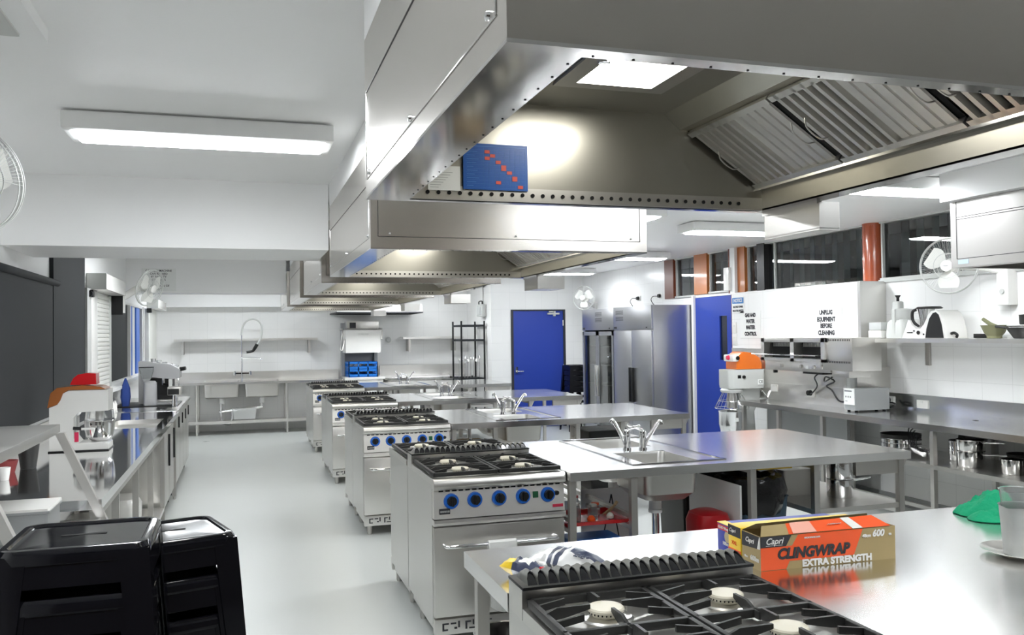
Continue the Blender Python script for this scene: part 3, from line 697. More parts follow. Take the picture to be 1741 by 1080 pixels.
def lt(s, size, m_, x, z, **k): text(s, size, m_, o, T @ Vector((x, fy-.001, z)), (90, 0, -1.5), **k)
lt('CLINGWRAP', .046, 'ink', -.062, .048, shear=.2, bold=.0022, sx=1.0)
lt('EXTRA STRENGTH', .029, 'whitegloss', .028, .013, bold=.0016, sx=1.08)
lt('600', .030, 'whitegloss', .185, .088, bold=.0012, shear=.2); lt('m', .014, 'whitegloss', .232, .083, bold=.0006); lt('48cm', .015, 'whitegloss', .14, .083, bold=.0005, shear=.2)
lt('Capri', .028, 'whitegloss', -.205, .091, shear=.35, bold=.0003); lt('MICROWAVE SAFE', .007, 'whitegloss', -.065, .094, bold=.0002)
loc(B(-.235, -.175, fy-.0014, fy-.0009, .0775, .0785)).build('brand_underline', 'whitegloss', o)
text('NEIBAM', .014, 'whitegloss', o, T @ Vector((.03, -.0385, .1265)), (150, 0, -1.5), bold=.0004)
# its end face
ex = -hw-.0006
loc(MB().prism([(-.055, .068), (.055, .06), (.055, .106), (-.055, .106)], 'x', ex-.0006, ex)).build('brand_panel', 'ink', o)
loc(MB().prism([(-.055, .068), (-.037, .067), (-.05, .106), (-.055, .106)], 'x', ex-.0012, ex-.0006)).build('corner_stripe', 'whitegloss', o)
text('Capri', .022, 'whitegloss', o, T @ Vector((ex-.0012, .008, .085)), (90, 0, -91.5), shear=.35, bold=.0003)
text('600m', .022, 'whitegloss', o, T @ Vector((ex-.0012, -.022, .032)), (90, 0, -91.5), bold=.0008); text('48cm', .010, 'whitegloss', o, T @ Vector((ex-.0012, .028, .030)), (90, 0, -91.5), bold=.0003)

o = thing('wrap_box', 'yellow and black food wrap box tucked behind the orange clingwrap box', 'box', (1.80, 2.535, .9)); o.rotation_euler = (0, 0, radians(-2)); T = wm(o)
loc(B(-.232, .23, -.04, .04, 0, .108, .002)).build('carton', 'cardyellow', o)
loc(B(-.2328, -.232, -.04, .04, .072, .107)).build('brand_panel', 'ink', o)
loc(B(-.2328, -.232, -.04, .04, .002, .03)).build('orange_panel', 'cardorange', o)
text('Capri', .018, 'whitegloss', o, T @ Vector((-.2334, .012, .09)), (90, 0, -92), shear=.35)
text('XXL', .018, 'cardorange', o, T @ Vector((-.2334, .0, .05)), (90, 0, -92))
o = thing('foil_box', 'blue roll box with a red and white name band, farthest of the wrap boxes', 'box', (1.81, 2.62, .9)); o.rotation_euler = (0, 0, radians(-2)); T = wm(o)
loc(B(-.232, .2, -.042, .042, 0, .095, .002)).build('carton', 'cardblue', o)
loc(B(-.233, -.2, -.0425, .0425, .094, .0962)).build('lid', 'cardyellow', o)
loc(B(-.2327, -.232, -.04, .04, .072, .09)).build('red_band', mat('red_card', (.6, .04, .05), .4), o)
text('GLAD Wrap', .013, 'whitegloss', o, T @ Vector((-.2332, 0, .081)), (90, 0, -92), bold=.0002)
text('100m', .018, 'whitegloss', o, T @ Vector((-.2332, -.014, .03)), (90, 0, -92))
loc(MB().lathe([(0, -.2332), (.016, -.2328), (.02, -.232)], (0, -.025, .055), 20, 'x')).build('food_picture', mat('picture_beige', (.45, .38, .22), .5), o)

# packets beside the wide flue grille
def packet(name, label, cat, c, rz, L_, W_, H, mats, stripes, tilt=0):
    o = thing(name, label, cat, c, rz); T = wm(o) @ Matrix.Rotation(tilt, 4, 'Y'); m = MB(); nx, ny = 26, 9
    vs = []
    for side in (1, -1):
        for i in range(nx+1):
            for j in range(ny+1):
                u = i/nx; v = j/ny*2-1; env = (sin(pi*min(1, max(0, u))) ** .45)*(max(0, 1-v*v)) ** .5
                zz = H/2+side*H/2*env*(1+.30*noise.noise(Vector((u*9, v*5, side*3+L_*9))))
                vs.append(tuple(T @ Vector(((u-.5)*L_, v*W_/2*(1-.08*sin(u*9)), max(zz, .001)))))
    fs = []; mi = []
    for s in range(2):
        b0 = s*(nx+1)*(ny+1)
        for i in range(nx):
            for j in range(ny):
                a = b0+i*(ny+1)+j; fs.append((a, a+ny+1, a+ny+2, a+1) if s == 0 else (a, a+1, a+ny+2, a+ny+1)); mi.append(stripes(i/nx, j/ny))
    m.add(vs, fs); m.mi = mi
    m.build('wrapper', mats, o, fix=False); return o, T
o, T = packet('snack_packet', 'rumpled black and white foil packet lying behind the flue grille', 'packet', (.985, 2.57, .9), radians(-56), .24, .125, .075, ['silver', 'navy', 'cardorange', 'cardyellow'],
          lambda u, v: 1 if .30 < u < .36 or .42 < u < .48 or (u > .5 and .3 < v < .75) else (2 if u > .6 and v > .85 else (3 if u > .68 and .78 < v <= .85 else 0)))
text('Edge', .032, 'navy', o, T @ Vector((.075, -.035, .07)), (8, 0, -58), ext=.001, bold=.0006)
o, T = packet('yeast_packet', 'small dark blue packet with a yellow end and white label', 'packet', (.828, 2.535, .9), radians(-66), .18, .062, .065, ['navy', 'cardyellow', 'whitegloss', 'reddark'],
          lambda u, v: 1 if u < .28 else (2 if .42 < u < .68 and .2 < v < .8 else (3 if u > .86 else 0)))

# green cloth
o = thing('dish_cloth', 'crumpled green cloth lying on the nearest bench', 'cloth', (2.84, 2.78, .9))
def cloth(o, cx, cy_, z0, rx, ry, h, seed, m_):
    n = 40; vs = []; fs = []
    for i in range(n+1):
        for j in range(n+1):
            u = i/n*2-1; v = j/n*2-1; r = (u*u+v*v) ** .5; s = 1/max(1, r) if 0 else 1
            a = math.atan2(v, u); lim = .82+.16*noise.noise(Vector((cos(a)*1.5, sin(a)*1.5, seed)))
            k = min(1, r/lim) if r else 0
            hh = h*max(0, 1-k**2.6)*(.62+.75*noise.noise(Vector((u*1.3+seed, v*1.3, 0)))+.38*abs(noise.noise(Vector((u*4.5+v, v*5, seed))))-.10*abs(noise.noise(Vector((u*11, v*9, seed)))))
            x = u*(lim/max(r, lim))*rx; y = v*(lim/max(r, lim))*ry
            vs.append((cx+x, cy_+y, z0+.004+max(0, hh)))
    for i in range(n):
        for j in range(n): a = i*(n+1)+j; fs.append((a, a+n+1, a+n+2, a+1))
    N = len(vs); vs += [(p[0], p[1], z0+.001) for p in vs]; fs += [tuple(q+N for q in f)[::-1] for f in fs]
    return MB().add(vs, fs)
c1 = cloth(o, 2.90, 2.80, .9, .17, .12, .085, 3.3, 'green'); c2 = cloth(o, 2.83, 2.70, .9, .13, .08, .05, 8.1, 'green'); c1.add(c2.v, c2.f)
c1.build('fabric', 'green', o, fix=False)
# plate, jugs, red spoon
tag(MB().lathe([(0, .004), (.075, .004), (.10, .012), (.125, .018), (.127, .021), (.12, .020), (.098, .0145), (.072, .008), (0, .007)], (2.478, 2.245, .9), 48).cyl((2.478, 2.245, .9), (2.478, 2.245, .905), .06, n=32).build('plate', 'ceramic'), 'white plate under the measuring jugs at the right edge', 'plate')
def jug(label, c, r0, r1, h, m_, tilt=0):
    o = thing('measuring_jug', label, 'jug', c); t = .0025
    g = MB().lathe([(0, 0), (r0, 0), (r0+(r1-r0)*.5, h*.5), (r1, h), (r1+.003, h+.002), (r1-t, h), (r0+(r1-r0)*.5-t, h*.5), (r0-t, t), (0, t)], c, 40)
    for k, v in enumerate(g.v):   # pull out the pouring lip
        d = Vector(v)-Vector(c)
        if d.z > h*.8:
            a = math.atan2(d.y, d.x); w_ = max(0, cos(a-radians(200))) ** 14*((d.z/h-.8)/.2)*.022; g.v[k] = (v[0]+cos(radians(200))*w_, v[1]+sin(radians(200))*w_, v[2])
    g.build('jug_body', m_, o, fix=False)
    hx = c[0]+cos(radians(20))*r1; hy = c[1]+sin(radians(20))*r1; u = Vector((cos(radians(20)), sin(radians(20)), 0)); P = Vector(c)
    MB().tube([P+u*(r1-.004)+Vector((0, 0, h*.92)), P+u*(r1+.03)+Vector((0, 0, h*.9)), P+u*(r1+.035)+Vector((0, 0, h*.6)), P+u*(r0+.012)+Vector((0, 0, h*.25))], .006, 8).build('handle', m_, o)
    tk = MB()
    for i in range(6): 
        zz = h*(.25+.1*i); rr = r0+(r1-r0)*zz/h+.0006; a = radians(-75); tk.cyl(P+Vector((cos(a)*rr, sin(a)*rr, zz)), P+Vector((cos(a+.3)*rr, sin(a+.3)*rr, zz)), .0006, n=4)
    tk.build('scale_mark', 'lightgrey', o); return o
jug('frosted measuring jug standing on the white plate', (2.462, 2.235, .9085), .052, .064, .16, 'frost')
jug('clear plastic jug with a pouring lip, nested in the frosted jug', (2.462, 2.235, .955), .045, .062, .165, 'clear')
tag(MB().tube([(2.475, 2.095, .975), (2.49, 2.085, .995), (2.515, 2.08, 1.0), (2.54, 2.09, .995), (2.55, 2.11, .97), (2.55, 2.12, .90)], [.012, .013, .013, .013, .012, .010], 12).build('ladle_handle', 'red'), 'curved red plastic handle beside the jugs at the right edge', 'utensil')

# towel over the second island's oven handle
o = thing('hand_towel', 'white towel hanging over the oven handle of the range with blue knobs', 'towel', (1.33, 4.41, .2))
m = MB(); ty = 4.412; n = 22
for (xa, xb, zb, yf) in ((1.235, 1.375, .26, 0), (1.26, 1.385, .19, .0)):
    pass
prof = [(ty+.020, .24), (ty+.022, .40), (ty+.018, .53), (ty+.012, .556), (ty+.0, .564), (ty-.014, .556), (ty-.018, .53), (ty-.022, .40), (ty-.024, .19)]
xs = [1.235+.155*i/n for i in range(n+1)]; vs = []
for i, x in enumerate(xs):
    for k, (y, z) in enumerate(prof):
        wv = .006*sin(i*1.1+k*.3)*abs(z-.56)/.35; zz = z
        if k in (0, 8): zz += .03*abs(i/n-.55)**2*4
        vs.append((x+.01*(z-.5)*(i/n-.5), y-abs(wv) if k > 4 else y+abs(wv)*.3, zz))
K = len(prof); fs = [(i*K+k, (i+1)*K+k, (i+1)*K+k+1, i*K+k+1) for i in range(n) for k in range(K-1)]
t = m.add(vs, fs).build('fabric', 'cloth', o, fix=False); md = t.modifiers.new('s', 'SOLIDIFY'); md.thickness = .004
tw = dup(o, 'white towel hanging on the oven of the third island range', (1.43, 7.155, .2))

# ------------------------------------------------------------------ stuff under the second island
def potm(o, c, r, h, m_='chrome', hd=(1, 0), hl=.16, name='pot_body', lid=False):
    P = Vector(c)
    MB().lathe([(0, 0), (r*.94, 0), (r, .008), (r, h), (r+.004, h+.003), (r-.003, h), (r-.004, .01), (0, .008)], c, 32).build(name, m_, o, fix=False)
    if hl: 
        u = Vector((hd[0], hd[1], 0)).normalized(); w_ = Vector((-u.y, u.x, 0))*.012
        MB().tube([P+u*(r-.002)+w_+Vector((0, 0, h*.8)), P+u*(r+hl*.5)+w_+Vector((0, 0, h*.86)), P+u*(r+hl)+Vector((0, 0, h*.88)), P+u*(r+hl*.5)-w_+Vector((0, 0, h*.86)), P+u*(r-.002)-w_+Vector((0, 0, h*.8))], .0045, 8).build('handle', m_, o)
z = .576
for i, (zz, l) in enumerate(((z, 'lower saucepan of the pair under the second island'), (z+.118, 'upper saucepan stacked in the pair under the second island'))):
    o = thing('saucepan', l, 'saucepan', (3.70, 4.72, zz)); potm(o, (3.70, 4.72, zz), .085, .115, hd=(1, .15), hl=.19)
tag(MB().lathe([(0, .014), (.07, .012), (.088, 0), (.09, .003), (.07, .016), (.012, .02), (.012, .028), (0, .03)], (3.70, 4.72, z+.236), 28).build('pan_lid', 'iron'), 'dark lid on top of the stacked saucepans', 'lid')
tag(MB().loops([(.14, .11, .02, 0), (.145, .115, .02, .17), (.13, .1, .02, .172)], (3.5, 4.95, z)).build('roasting_tin', 'steel_dull'), 'dull metal tin beside the stacked saucepans under the bench', 'tin')
o = thing('rubbish_bin', 'blue grey bin lined with a black bag under the second island', 'bin', (3.06, 4.78, .18))
MB().loops([(.13, .16, .04, 0), (.165, .19, .05, .45), (.17, .195, .05, .455), (.155, .18, .05, .45), (.125, .155, .04, .01)], (3.07, 4.78, .181), cap1=True).build('bin_body', 'bin', o, fix=False)
n = 32; vs = []; fs = []
for k, (s, zz) in enumerate(((1.02, .53), (1.12, .58), (1.20, .68), (1.10, .76), (.85, .76), (.6, .70), (0.05, .68))):
    for j in range(n):
        a = 2*pi*j/n; q = s*(1+.09*noise.noise(Vector((cos(a)*3, sin(a)*3, k*.8)))); vs.append((3.05+.185*q*cos(a), 4.78+.21*q*sin(a), zz+(.035*noise.noise(Vector((cos(a)*4, sin(a)*4, 5+k*.5))) if k < 6 else 0)))
for k in range(6):
    for j in range(n): fs.append((k*n+j, k*n+(j+1) % n, (k+1)*n+(j+1) % n, (k+1)*n+j))
fs.append(tuple(range(6*n, 7*n)))
MB().add(vs, fs).build('bin_liner', 'bag', o, fix=False)
tag(MB().loops([(.2, .18, .03, 0), (.22, .2, .03, .62), (.225, .205, .03, .63), (.2, .18, .03, .625)], (2.99, 5.3, .181)).build('storage_crate', 'black'), 'tall black tub added behind the bin to darken under the second island', 'tub')  # black filler added to darken the space under the bench
tag(B(3.02, 3.27, 4.62, 4.9, .80, .835, .003).build('cardboard_box', 'cardyellow'), 'yellow card box lying above the black bin bag', 'box')
tag(B(2.797, 2.812, 4.47, 5.08, .182, .745, .005).build('chopping_board', 'white'), 'white board standing upright beside the bin under the bench', 'board')
tag(MB().loops([(.095, .11, .04, 0), (.11, .12, .06, .34), (.10, .11, .07, .385), (.06, .08, .05, .40)], (2.675, 4.63, .182)).build('storage_tub', 'reddark'), 'rounded red plastic tub under the front sink', 'tub')
o = thing('notice_board', 'white panel with black slanting lines behind the sink waste', 'panel', (2.25, 5.1, .18))
B(2.05, 2.42, 5.12, 5.13, .182, .66).build('panel', 'white', o)
MB().hexa([(2.16, 5.117, .2), (2.168, 5.117, .2), (2.262, 5.117, .62), (2.254, 5.117, .62)], [(2.16, 5.119, .2), (2.168, 5.119, .2), (2.262, 5.119, .62), (2.254, 5.119, .62)]).hexa([(2.33, 5.117, .2), (2.338, 5.117, .2), (2.262, 5.117, .62), (2.254, 5.117, .62)], [(2.33, 5.119, .2), (2.338, 5.119, .2), (2.262, 5.119, .62), (2.254, 5.119, .62)]).build('black_line', 'ink', o)
o = thing('food_tray', 'shallow red tray of jars on the rails under the second island', 'tray', (1.92, 4.68, .575))
MB().loops([(.195, .16, .03, 0), (.205, .17, .03, .022), (.21, .175, .03, .024), (.198, .163, .03, .022), (.19, .155, .03, .004)], (1.915, 4.68, .575)).build('tray_body', 'red', o, fix=False)
jars = [(1.80, 4.60, .036, .10, 'clear'), (1.86, 4.76, .034, .11, 'clear'), (1.93, 4.64, .03, .075, 'clear'), (1.99, 4.75, .03, .06, 'clear')]
for i, (x, y, r, h, m_) in enumerate(jars):
    o = thing('glass_jar', ['largest clear jar on the red tray, at its left front', 'clear jar at the back left of the red tray', 'clear jar in the middle front of the red tray', 'small clear jar at the right back of the red tray'][i], 'jar', (x, y, .58), group='jars on the red tray')
    MB().lathe([(0, 0), (r, 0), (r, h*.75), (r*.75, h*.9), (r*.75, h), (r*.7, h), (r*.7, h*.9), (r-.003, h*.74), (r-.003, .004), (0, .004)], (x, y, .58), 20).build('jar_body', m_, o, fix=False)
    MB().cyl((x, y, .58+h), (x, y, .58+h+.012), r*.8, n=20).build('jar_lid', ['steel', 'reddark', 'steel', 'cardorange'][i], o)
for i, (x, y, r, cc, l) in enumerate(((1.89, 4.57, .022, 'cardorange', 'orange packet lying on the red tray'), (2.03, 4.62, .02, 'whitegloss', 'white lump of foil on the right of the red tray'))):
    tag(MB().lathe([(0, 0), (r, r*.3), (r*1.1, r), (r*.6, r*1.7), (0, r*1.9)], (x, y, .58), 14).build('food_packet', cc), l, 'packet')
for i in range(3):
    x = 2.0+i*.018; tag(MB().cyl((x, 4.66, .60), (x+.05, 4.60+.03*i, .66), .004, .006, 8).lathe([(0, -.01), (.012, 0), (0, .012)], (x+.052, 4.598+.03*i, .664), 10).build('wooden_spoon', 'cardbrown'), ['leftmost', 'middle', 'rightmost'][i]+' of three wooden utensils on the red tray', 'utensil', 'wooden utensils on the red tray')
tag(B(1.80, 2.12, 4.62, 4.86, .182, .46, .01).build('storage_crate', 'blueside'), 'blue plastic crate below the red tray', 'crate')
o = thing('stock_pot', 'steel pot on the floor between the nearest bench and the range', 'pot', (1.12, 3.72, 0)); potm(o, (1.14, 3.78, 0), .15, .30, 'mirror', hl=0)
tag(MB().loops([(.20, .16, .08, 0), (.24, .2, .1, .05), (.22, .18, .1, .06)], (1.40, 3.95, 0)).build('floor_tub', 'black'), 'low dark tub on the floor in front of the towelled oven', 'tub')
# dark crates and pans glimpsed under the farther islands
for i, (x, y, w_, h, m_, l) in enumerate(((1.95, 7.6, .3, .5, 'cardbrown', 'brown carton under the third island bench beside its range'), (3.3, 7.7, .4, .55, 'black', 'black crate under the third island bench'), (2.0, 10.3, .35, .5, 'cardbrown', 'brown carton under the fourth island bench'), (3.2, 10.3, .4, .5, 'black', 'black crate under the fourth island bench'), (2.9, 13.2, .5, .5, 'black', 'black crate under the farthest island bench'))):
    tag(MB().loops([(w_/2-.02, .18, .02, 0), (w_/2, .2, .02, h), (w_/2+.01, .21, .02, h+.01), (w_/2-.01, .19, .02, h+.005)], (x, y, .18)).build('storage_crate' if m_ == 'black' else 'cardboard_box', m_), l, 'crate' if m_ == 'black' else 'box')

# ------------------------------------------------------------------ wall bench on the right
o = thing('wall_bench', 'long stainless bench along the tiled wall under the windows', 'workbench', (5.55, 5.8, 0))
m = MB(); m.box(5.19, 5.898, 2.6, 6.80, .85, .9).box(5.19, 5.584, 6.80, 8.29, .85, .9)
m.build('worktop', 'bench', o)
MB().box(5.88, 5.897, 2.6, 6.80, .9, 1.045).box(5.855, 5.897, 2.6, 6.80, 1.045, 1.06).build('splashback', 'bench', o)
for y in (3.2, 4.3, 5.54, 6.9, 7.6, 8.24):
    for x in (5.23, 5.55 if y > 6.8 else 5.85): leg_sq(o, x, y, .85)
MB().box(5.2, 5.87, 2.7, 6.6, .545, .58).build('undershelf', 'steel', o)
MB().box(5.2, 5.23, 2.7, 8.2, .13, .16).build('rail', 'steel_dull', o)
B(5.5, 5.53, 2.7, 8.2, .13, .16).build('rail', 'steel_dull', o)
MB().box(5.5, 5.56, 6.9, 8.2, .02, .84).build('back_panel', 'grey', o)
# shelf on the wall
o = thing('wall_shelf', 'long stainless wall shelf carrying the kitchen machines', 'shelf', (5.7, 5.0, 1.55))
MB().box(5.52, 5.898, 2.6, 6.64, 1.548, 1.575).box(5.52, 5.53, 2.6, 6.64, 1.54, 1.548).build('shelf_board', 'steel', o)
for y in (6.27, 4.9, 3.5): MB().box(5.872, 5.897, y-.022, y+.022, 1.33, 1.547).box(5.6, 5.872, y-.022, y+.022, 1.535, 1.547).build('bracket', 'steel_dull', o)

S = 1.5765
# food processor
o = thing('food_processor', 'beige commercial food processor with a black feed plunger on the wall shelf', 'food processor', (5.70, 6.37, S))
MB().loops([(.10, .11, .03, 0), (.10, .115, .03, .02), (.095, .11, .04, .14), (.075, .09, .05, .17)], (5.70, 6.37, S)).build('motor_base', 'lightgrey', o)
MB().lathe([(.088, .165), (.09, .17), (.09, .25), (.082, .262), (.03, .27)], (5.70, 6.37, S), 28).build('bowl', 'lightgrey', o)
MB().loops([(.035, .045, .02, .25), (.034, .044, .02, .325), (.025, .03, .015, .335)], (5.68, 6.40, S)).box(5.60, 5.615, 6.355, 6.385, S+.02, S+.26).build('feed_tube', 'lightgrey', o)
MB().cyl((5.68, 6.40, S+.33), (5.68, 6.40, S+.375), .013).cyl((5.68, 6.40, S+.37), (5.68, 6.40, S+.39), .016, .026).build('plunger', 'black', o)
# stack of white boxes
for i in range(2):
    tag(B(5.60, 5.78, 6.53, 6.70-.01*i, S+i*.075, S+.072+i*.075, .006).build('white_box', 'whitegloss' if i == 0 else 'frost'), ['white box at the end of the wall shelf', 'clear tub on top of the white box at the shelf end'][i], 'box')
# thermal cooker with a tall jug
o = thing('cooking_machine', 'white kitchen cooking machine with black side and steel jug on the wall shelf', 'kitchen machine', (5.70, 6.0, S))
def T6(y, z): return (y, S+z)
side = [(6.27, 0), (6.24, .06), (6.19, .165), (6.17, .16), (6.15, .12), (6.10, .085), (6.05, .085), (6.01, .12), (5.96, .20), (5.92, .235), (5.87, .24), (5.83, .215), (5.80, .15), (5.775, .06), (5.77, 0)]
MB().prism([T6(*p) for p in side], 'x', 5.60, 5.83).build('body', 'whitegloss', o)
MB().prism([T6(*p) for p in ((5.99, .004), (5.975, .08), (5.94, .17), (5.90, .215), (5.87, .222), (5.84, .20), (5.81, .12), (5.79, .004))], 'x', 5.594, 5.6).build('side_panel', 'black', o)
MB().lathe([(.055, .09), (.07, .20), (.078, .255), (.076, .255), (.05, .095)], (5.70, 6.07, S), 28).build('steel_jug', 'chrome', o)
MB().loops([(.075, .09, .04, .255), (.08, .10, .04, .262), (.07, .085, .04, .275)], (5.70, 6.05, S)).build('jug_lid', 'black', o)
MB().tube([(5.64, 6.14, S+.25), (5.63, 6.17, S+.23), (5.63, 6.165, S+.15), (5.65, 6.12, S+.10)], .014, 10).build('jug_handle', 'black', o)
MB().cyl((5.598, 6.07, S+.05), (5.592, 6.07, S+.05), .017, n=20).cyl((5.598, 6.01, S+.035), (5.594, 6.01, S+.035), .007).cyl((5.598, 6.12, S+.065), (5.594, 6.12, S+.065), .007).box(5.594, 5.599, 6.14, 6.20, S+.048, S+.054).build('control_dial', 'black', o)
MB().tube([(5.66, 5.77, S+.04), (5.66, 5.74, S+.045), (5.67, 5.72, S+.03), (5.68, 5.735, S+.01)], .012, 8).build('plug_lead', 'black', o)
tag(B(5.84, 5.86, 5.45, 5.72, S, S+.035, .003).build('baking_tray', 'black'), 'dark flat tray behind the mortar on the wall shelf', 'tray')
o = thing('mortar', 'olive stone mortar on the wall shelf', 'mortar', (5.70, 5.37, S))
MB().lathe([(.055, 0), (.055, .02), (.075, .045), (.098, .10), (.10, .105), (.088, .105), (.065, .06), (0, .045)], (5.70, 5.375, S), 30).build('bowl', 'stone', o)
tag(MB().tube([(5.70, 5.33, S+.075), (5.69, 5.40, S+.11), (5.68, 5.465, S+.155)], [.024, .017, .014], 12).build('pestle', 'stone'), 'stone pestle leaning in the mortar', 'pestle')
o = thing('frying_pan', 'black frying pan at the right end of the wall shelf', 'pan', (5.68, 5.08, S))
MB().lathe([(0, .003), (.10, 0), (.155, .085), (.158, .085), (.105, .004)], (5.70, 5.06, S), 36).build('pan_body', 'iron', o, fix=False)
MB().tube([(5.66, 5.21, S+.08), (5.63, 5.30, S+.095)], .010, 8).build('handle', 'iron', o)
tag(MB().lathe([(0, 0), (.10, 0), (.12, .010), (.118, .014), (0, .008)], (5.70, 5.10, S+.088), 28).build('plate', 'lightgrey'), 'pale plate lying on the black frying pan', 'plate')
o = thing('casserole_pot', 'small black pot with a lid on top of the frying pan', 'pot', (5.70, 5.02, S+.10))
MB().lathe([(0, 0), (.072, 0), (.078, .01), (.08, .07), (.084, .075), (0, .088)], (5.70, 5.04, S+.104), 30).build('pot_body', 'iron', o)
MB().tube([(5.70, 5.02, S+.19), (5.70, 5.02, S+.20), (5.70, 5.06, S+.20), (5.70, 5.06, S+.19)], .004, 8).build('lid_handle', 'steel', o)

# wall fans
def fan(o, c, d, R=.215, cagem='clearcage'):
    P = Vector(c); d = Vector(d).normalized(); M4 = Matrix.Translation(P) @ d.to_track_quat('Z', 'Y').to_matrix().to_4x4()
    g = MB()
    for (r, z, t) in ((R, 0, .006), (R*.985, .018, .003), (R*.985, -.018, .003), (R*.45, .048, .003), (R*.45, -.04, .003)):
        g.tube([(r*cos(2*pi*i/48), r*sin(2*pi*i/48), z) for i in range(48)], t, 6, closed=True)
    for i in range(48):
        a = 2*pi*i/72
        g.tube([(.04*cos(a), .04*sin(a), .055), (R*.5*cos(a), R*.5*sin(a), .05), (R*.9*cos(a), R*.9*sin(a), .03), (R*cos(a), R*sin(a), 0)], .0010, 4)
        if i % 2: g.tube([(.04*cos(a), .04*sin(a), -.045), (R*.9*cos(a), R*.9*sin(a), -.03), (R*cos(a), R*sin(a), 0)], .0010, 4)
    g.xf(M4).build('guard', 'lightgrey', o)
    b = MB()
    for k in range(3):
        A = 2*pi*k/3+.5; pts = []
        for i in range(9):
            for s in (0, 1):
                t = i/8; r = .03+(R*.86-.03)*t; w_ = (.40+.75*sin(pi*(.12+.78*t)))*.92
                a = A+(s-.5)*w_*1.35; pts.append((r*cos(a), r*sin(a), .022*(s-.5)*1.4))
        b.add(pts, [(i*2, i*2+1, i*2+3, i*2+2) for i in range(8)])
    bl = b.xf(M4).build('blade', mat('fan_blade', (.74, .74, .70), .4), o, fix=False)
    MB().lathe([(0, .066), (.03, .065), (.045, .058), (.046, .05), (.02, .045)], (0, 0, 0), 28).xf(M4).build('badge_cap', 'whitegloss', o)
    MB().lathe([(0, -.16), (.035, -.155), (.06, -.13), (.065, -.06), (.05, -.042), (0, -.04)], (0, 0, 0), 24).xf(M4).build('motor', 'whitegloss', o)
    return M4
o = thing('wall_fan', 'white wall fan in front of the window beside the hood at the right', 'fan', (5.5, 5.62, 2.15))
m4 = fan(o, (5.5, 5.62, 2.17), (-.88, -.45, -.02), .225)
text('Heller', .016, 'inkgrey', o, m4 @ Vector((0, 0, .0665)), (90, 0, -63), bold=.0002)
MB().box(5.80, 5.90, 5.33, 5.44, 1.84, 2.15, .006).tube([(5.85, 5.4, 2.1), (5.75, 5.5, 2.14), (5.62, 5.62, 2.16)], .022, 10).build('wall_mount', 'whitegloss', o)
MB().cyl((5.80, 5.385, 1.95), (5.79, 5.385, 1.95), .02).build('control_dial', 'lightgrey', o)
o = thing('wall_fan', 'small white fan in the corner above the refrigerators', 'fan', (5.5, 13.7, 2.3))
fan(o, (5.55, 13.6, 2.26), (-.75, -.66, 0), .20)
MB().tube([(5.65, 13.75, 2.2), (5.8, 13.9, 2.15), (5.9, 13.9, 2.1)], .025, 8).box(5.86, 5.9, 13.84, 13.96, 2.0, 2.2, .005).build('wall_mount', 'whitegloss', o)
o = thing('wall_fan', 'white fan cut by the left edge of the picture, close to the camera', 'fan', (-1.05, 4.0, 2.3))
fan(o, (-1.03, 3.93, 2.31), (.75, -.66, -.0), .215)
MB().tube([(-1.10, 4.02, 2.28), (-1.25, 4.1, 2.2), (-1.42, 4.1, 2.15)], .03, 8).box(-1.42, -1.38, 4.04, 4.16, 2.0, 2.24, .005).build('wall_mount', 'whitegloss', o)
o = thing('wall_fan', 'white wall fan seen edge-on above the left windows', 'fan', (-1.1, 10.5, 2.2))
fan(o, (-1.0, 10.5, 2.235), (.80, -.52, -.28), .21)
MB().tube([(-1.10, 10.55, 2.25), (-1.3, 10.55, 2.12), (-1.42, 10.5, 2.05)], .04, 10).box(-1.42, -1.26, 10.42, 10.56, 1.95, 2.17, .005).build('wall_mount', 'whitegloss', o)
B(-1.42, -1.27, 10.41, 10.42, 1.93, 2.14).build('mount_side', 'black', o)

# signs on the casing
def wsign(label, y0, y1, z0, z1, lines, size, m_='ink', name='wall_sign', x=5.6):
    o = thing(name, label, 'sign', (x, (y0+y1)/2, z0))
    B(x-.006, x-.001, y0, y1, z0, z1).build('sign_plate', 'paper', o)
    MB().box(x-.0065, x-.006, y0, y0+.004, z0, z1).box(x-.0065, x-.006, y0, y1, z0, z0+.003).build('sign_edge', 'lightgrey', o)
    for t, zz, sz in lines: text(t, sz, m_, o, (x-.0065, (y0+y1)/2, zz), (90, 0, -90), bold=.0035*sz/.05, sx=.86)
    return o
wsign('white sign reading gas and water master control on the casing', 8.44, 8.86, 1.575, 1.89, [('GAS AND', 1.84, .058), ('WATER', 1.77, .058), ('MASTER', 1.70, .058), ('CONTROL', 1.625, .058)], .06)
wsign('white sign reading unplug equipment before cleaning', 7.06, 7.54, 1.58, 1.88, [('UNPLUG', 1.835, .06), ('EQUIPMENT', 1.765, .06), ('BEFORE', 1.70, .06), ('CLEANING', 1.63, .06)], .06)
o = wsign('blue and white notice sign about electric power at the casing corner', 8.78, 9.03, 1.87, 2.06, [('ELECTRIC POWER', 1.945, .030), ('ISOLATOR SWITCH', 1.90, .030)], .03)
B(5.5925, 5.5935, 8.785, 9.025, 1.985, 2.055).build('blue_band', mat('notice_blue', (.03, .18, .50), .4), o)
text('NOTICE', .058, 'whitegloss', o, (5.592, 8.905, 2.02), (90, 0, -90), bold=.0015, sx=.85)
def sock(label, x, y, z, w_, h, plug=False, nrm=-1):
    o = thing('power_outlet', label, 'power outlet', (x, y, z)); B(x-.012, x-.001, y-w_/2, y+w_/2, z-h/2, z+h/2, .003).build('cover_plate', 'whitegloss', o)
    m = MB(); m.box(x-.0135, x-.012, y-.012, y-.006, z+.012, z+.03).box(x-.0135, x-.012, y+.006, y+.012, z+.012, z+.03); m.build('switch', 'lightgrey', o)
    if plug: MB().cyl((x-.05, y, z), (x-.012, y, z), .026, .03, 16).build('plug', 'black', o)
    return o
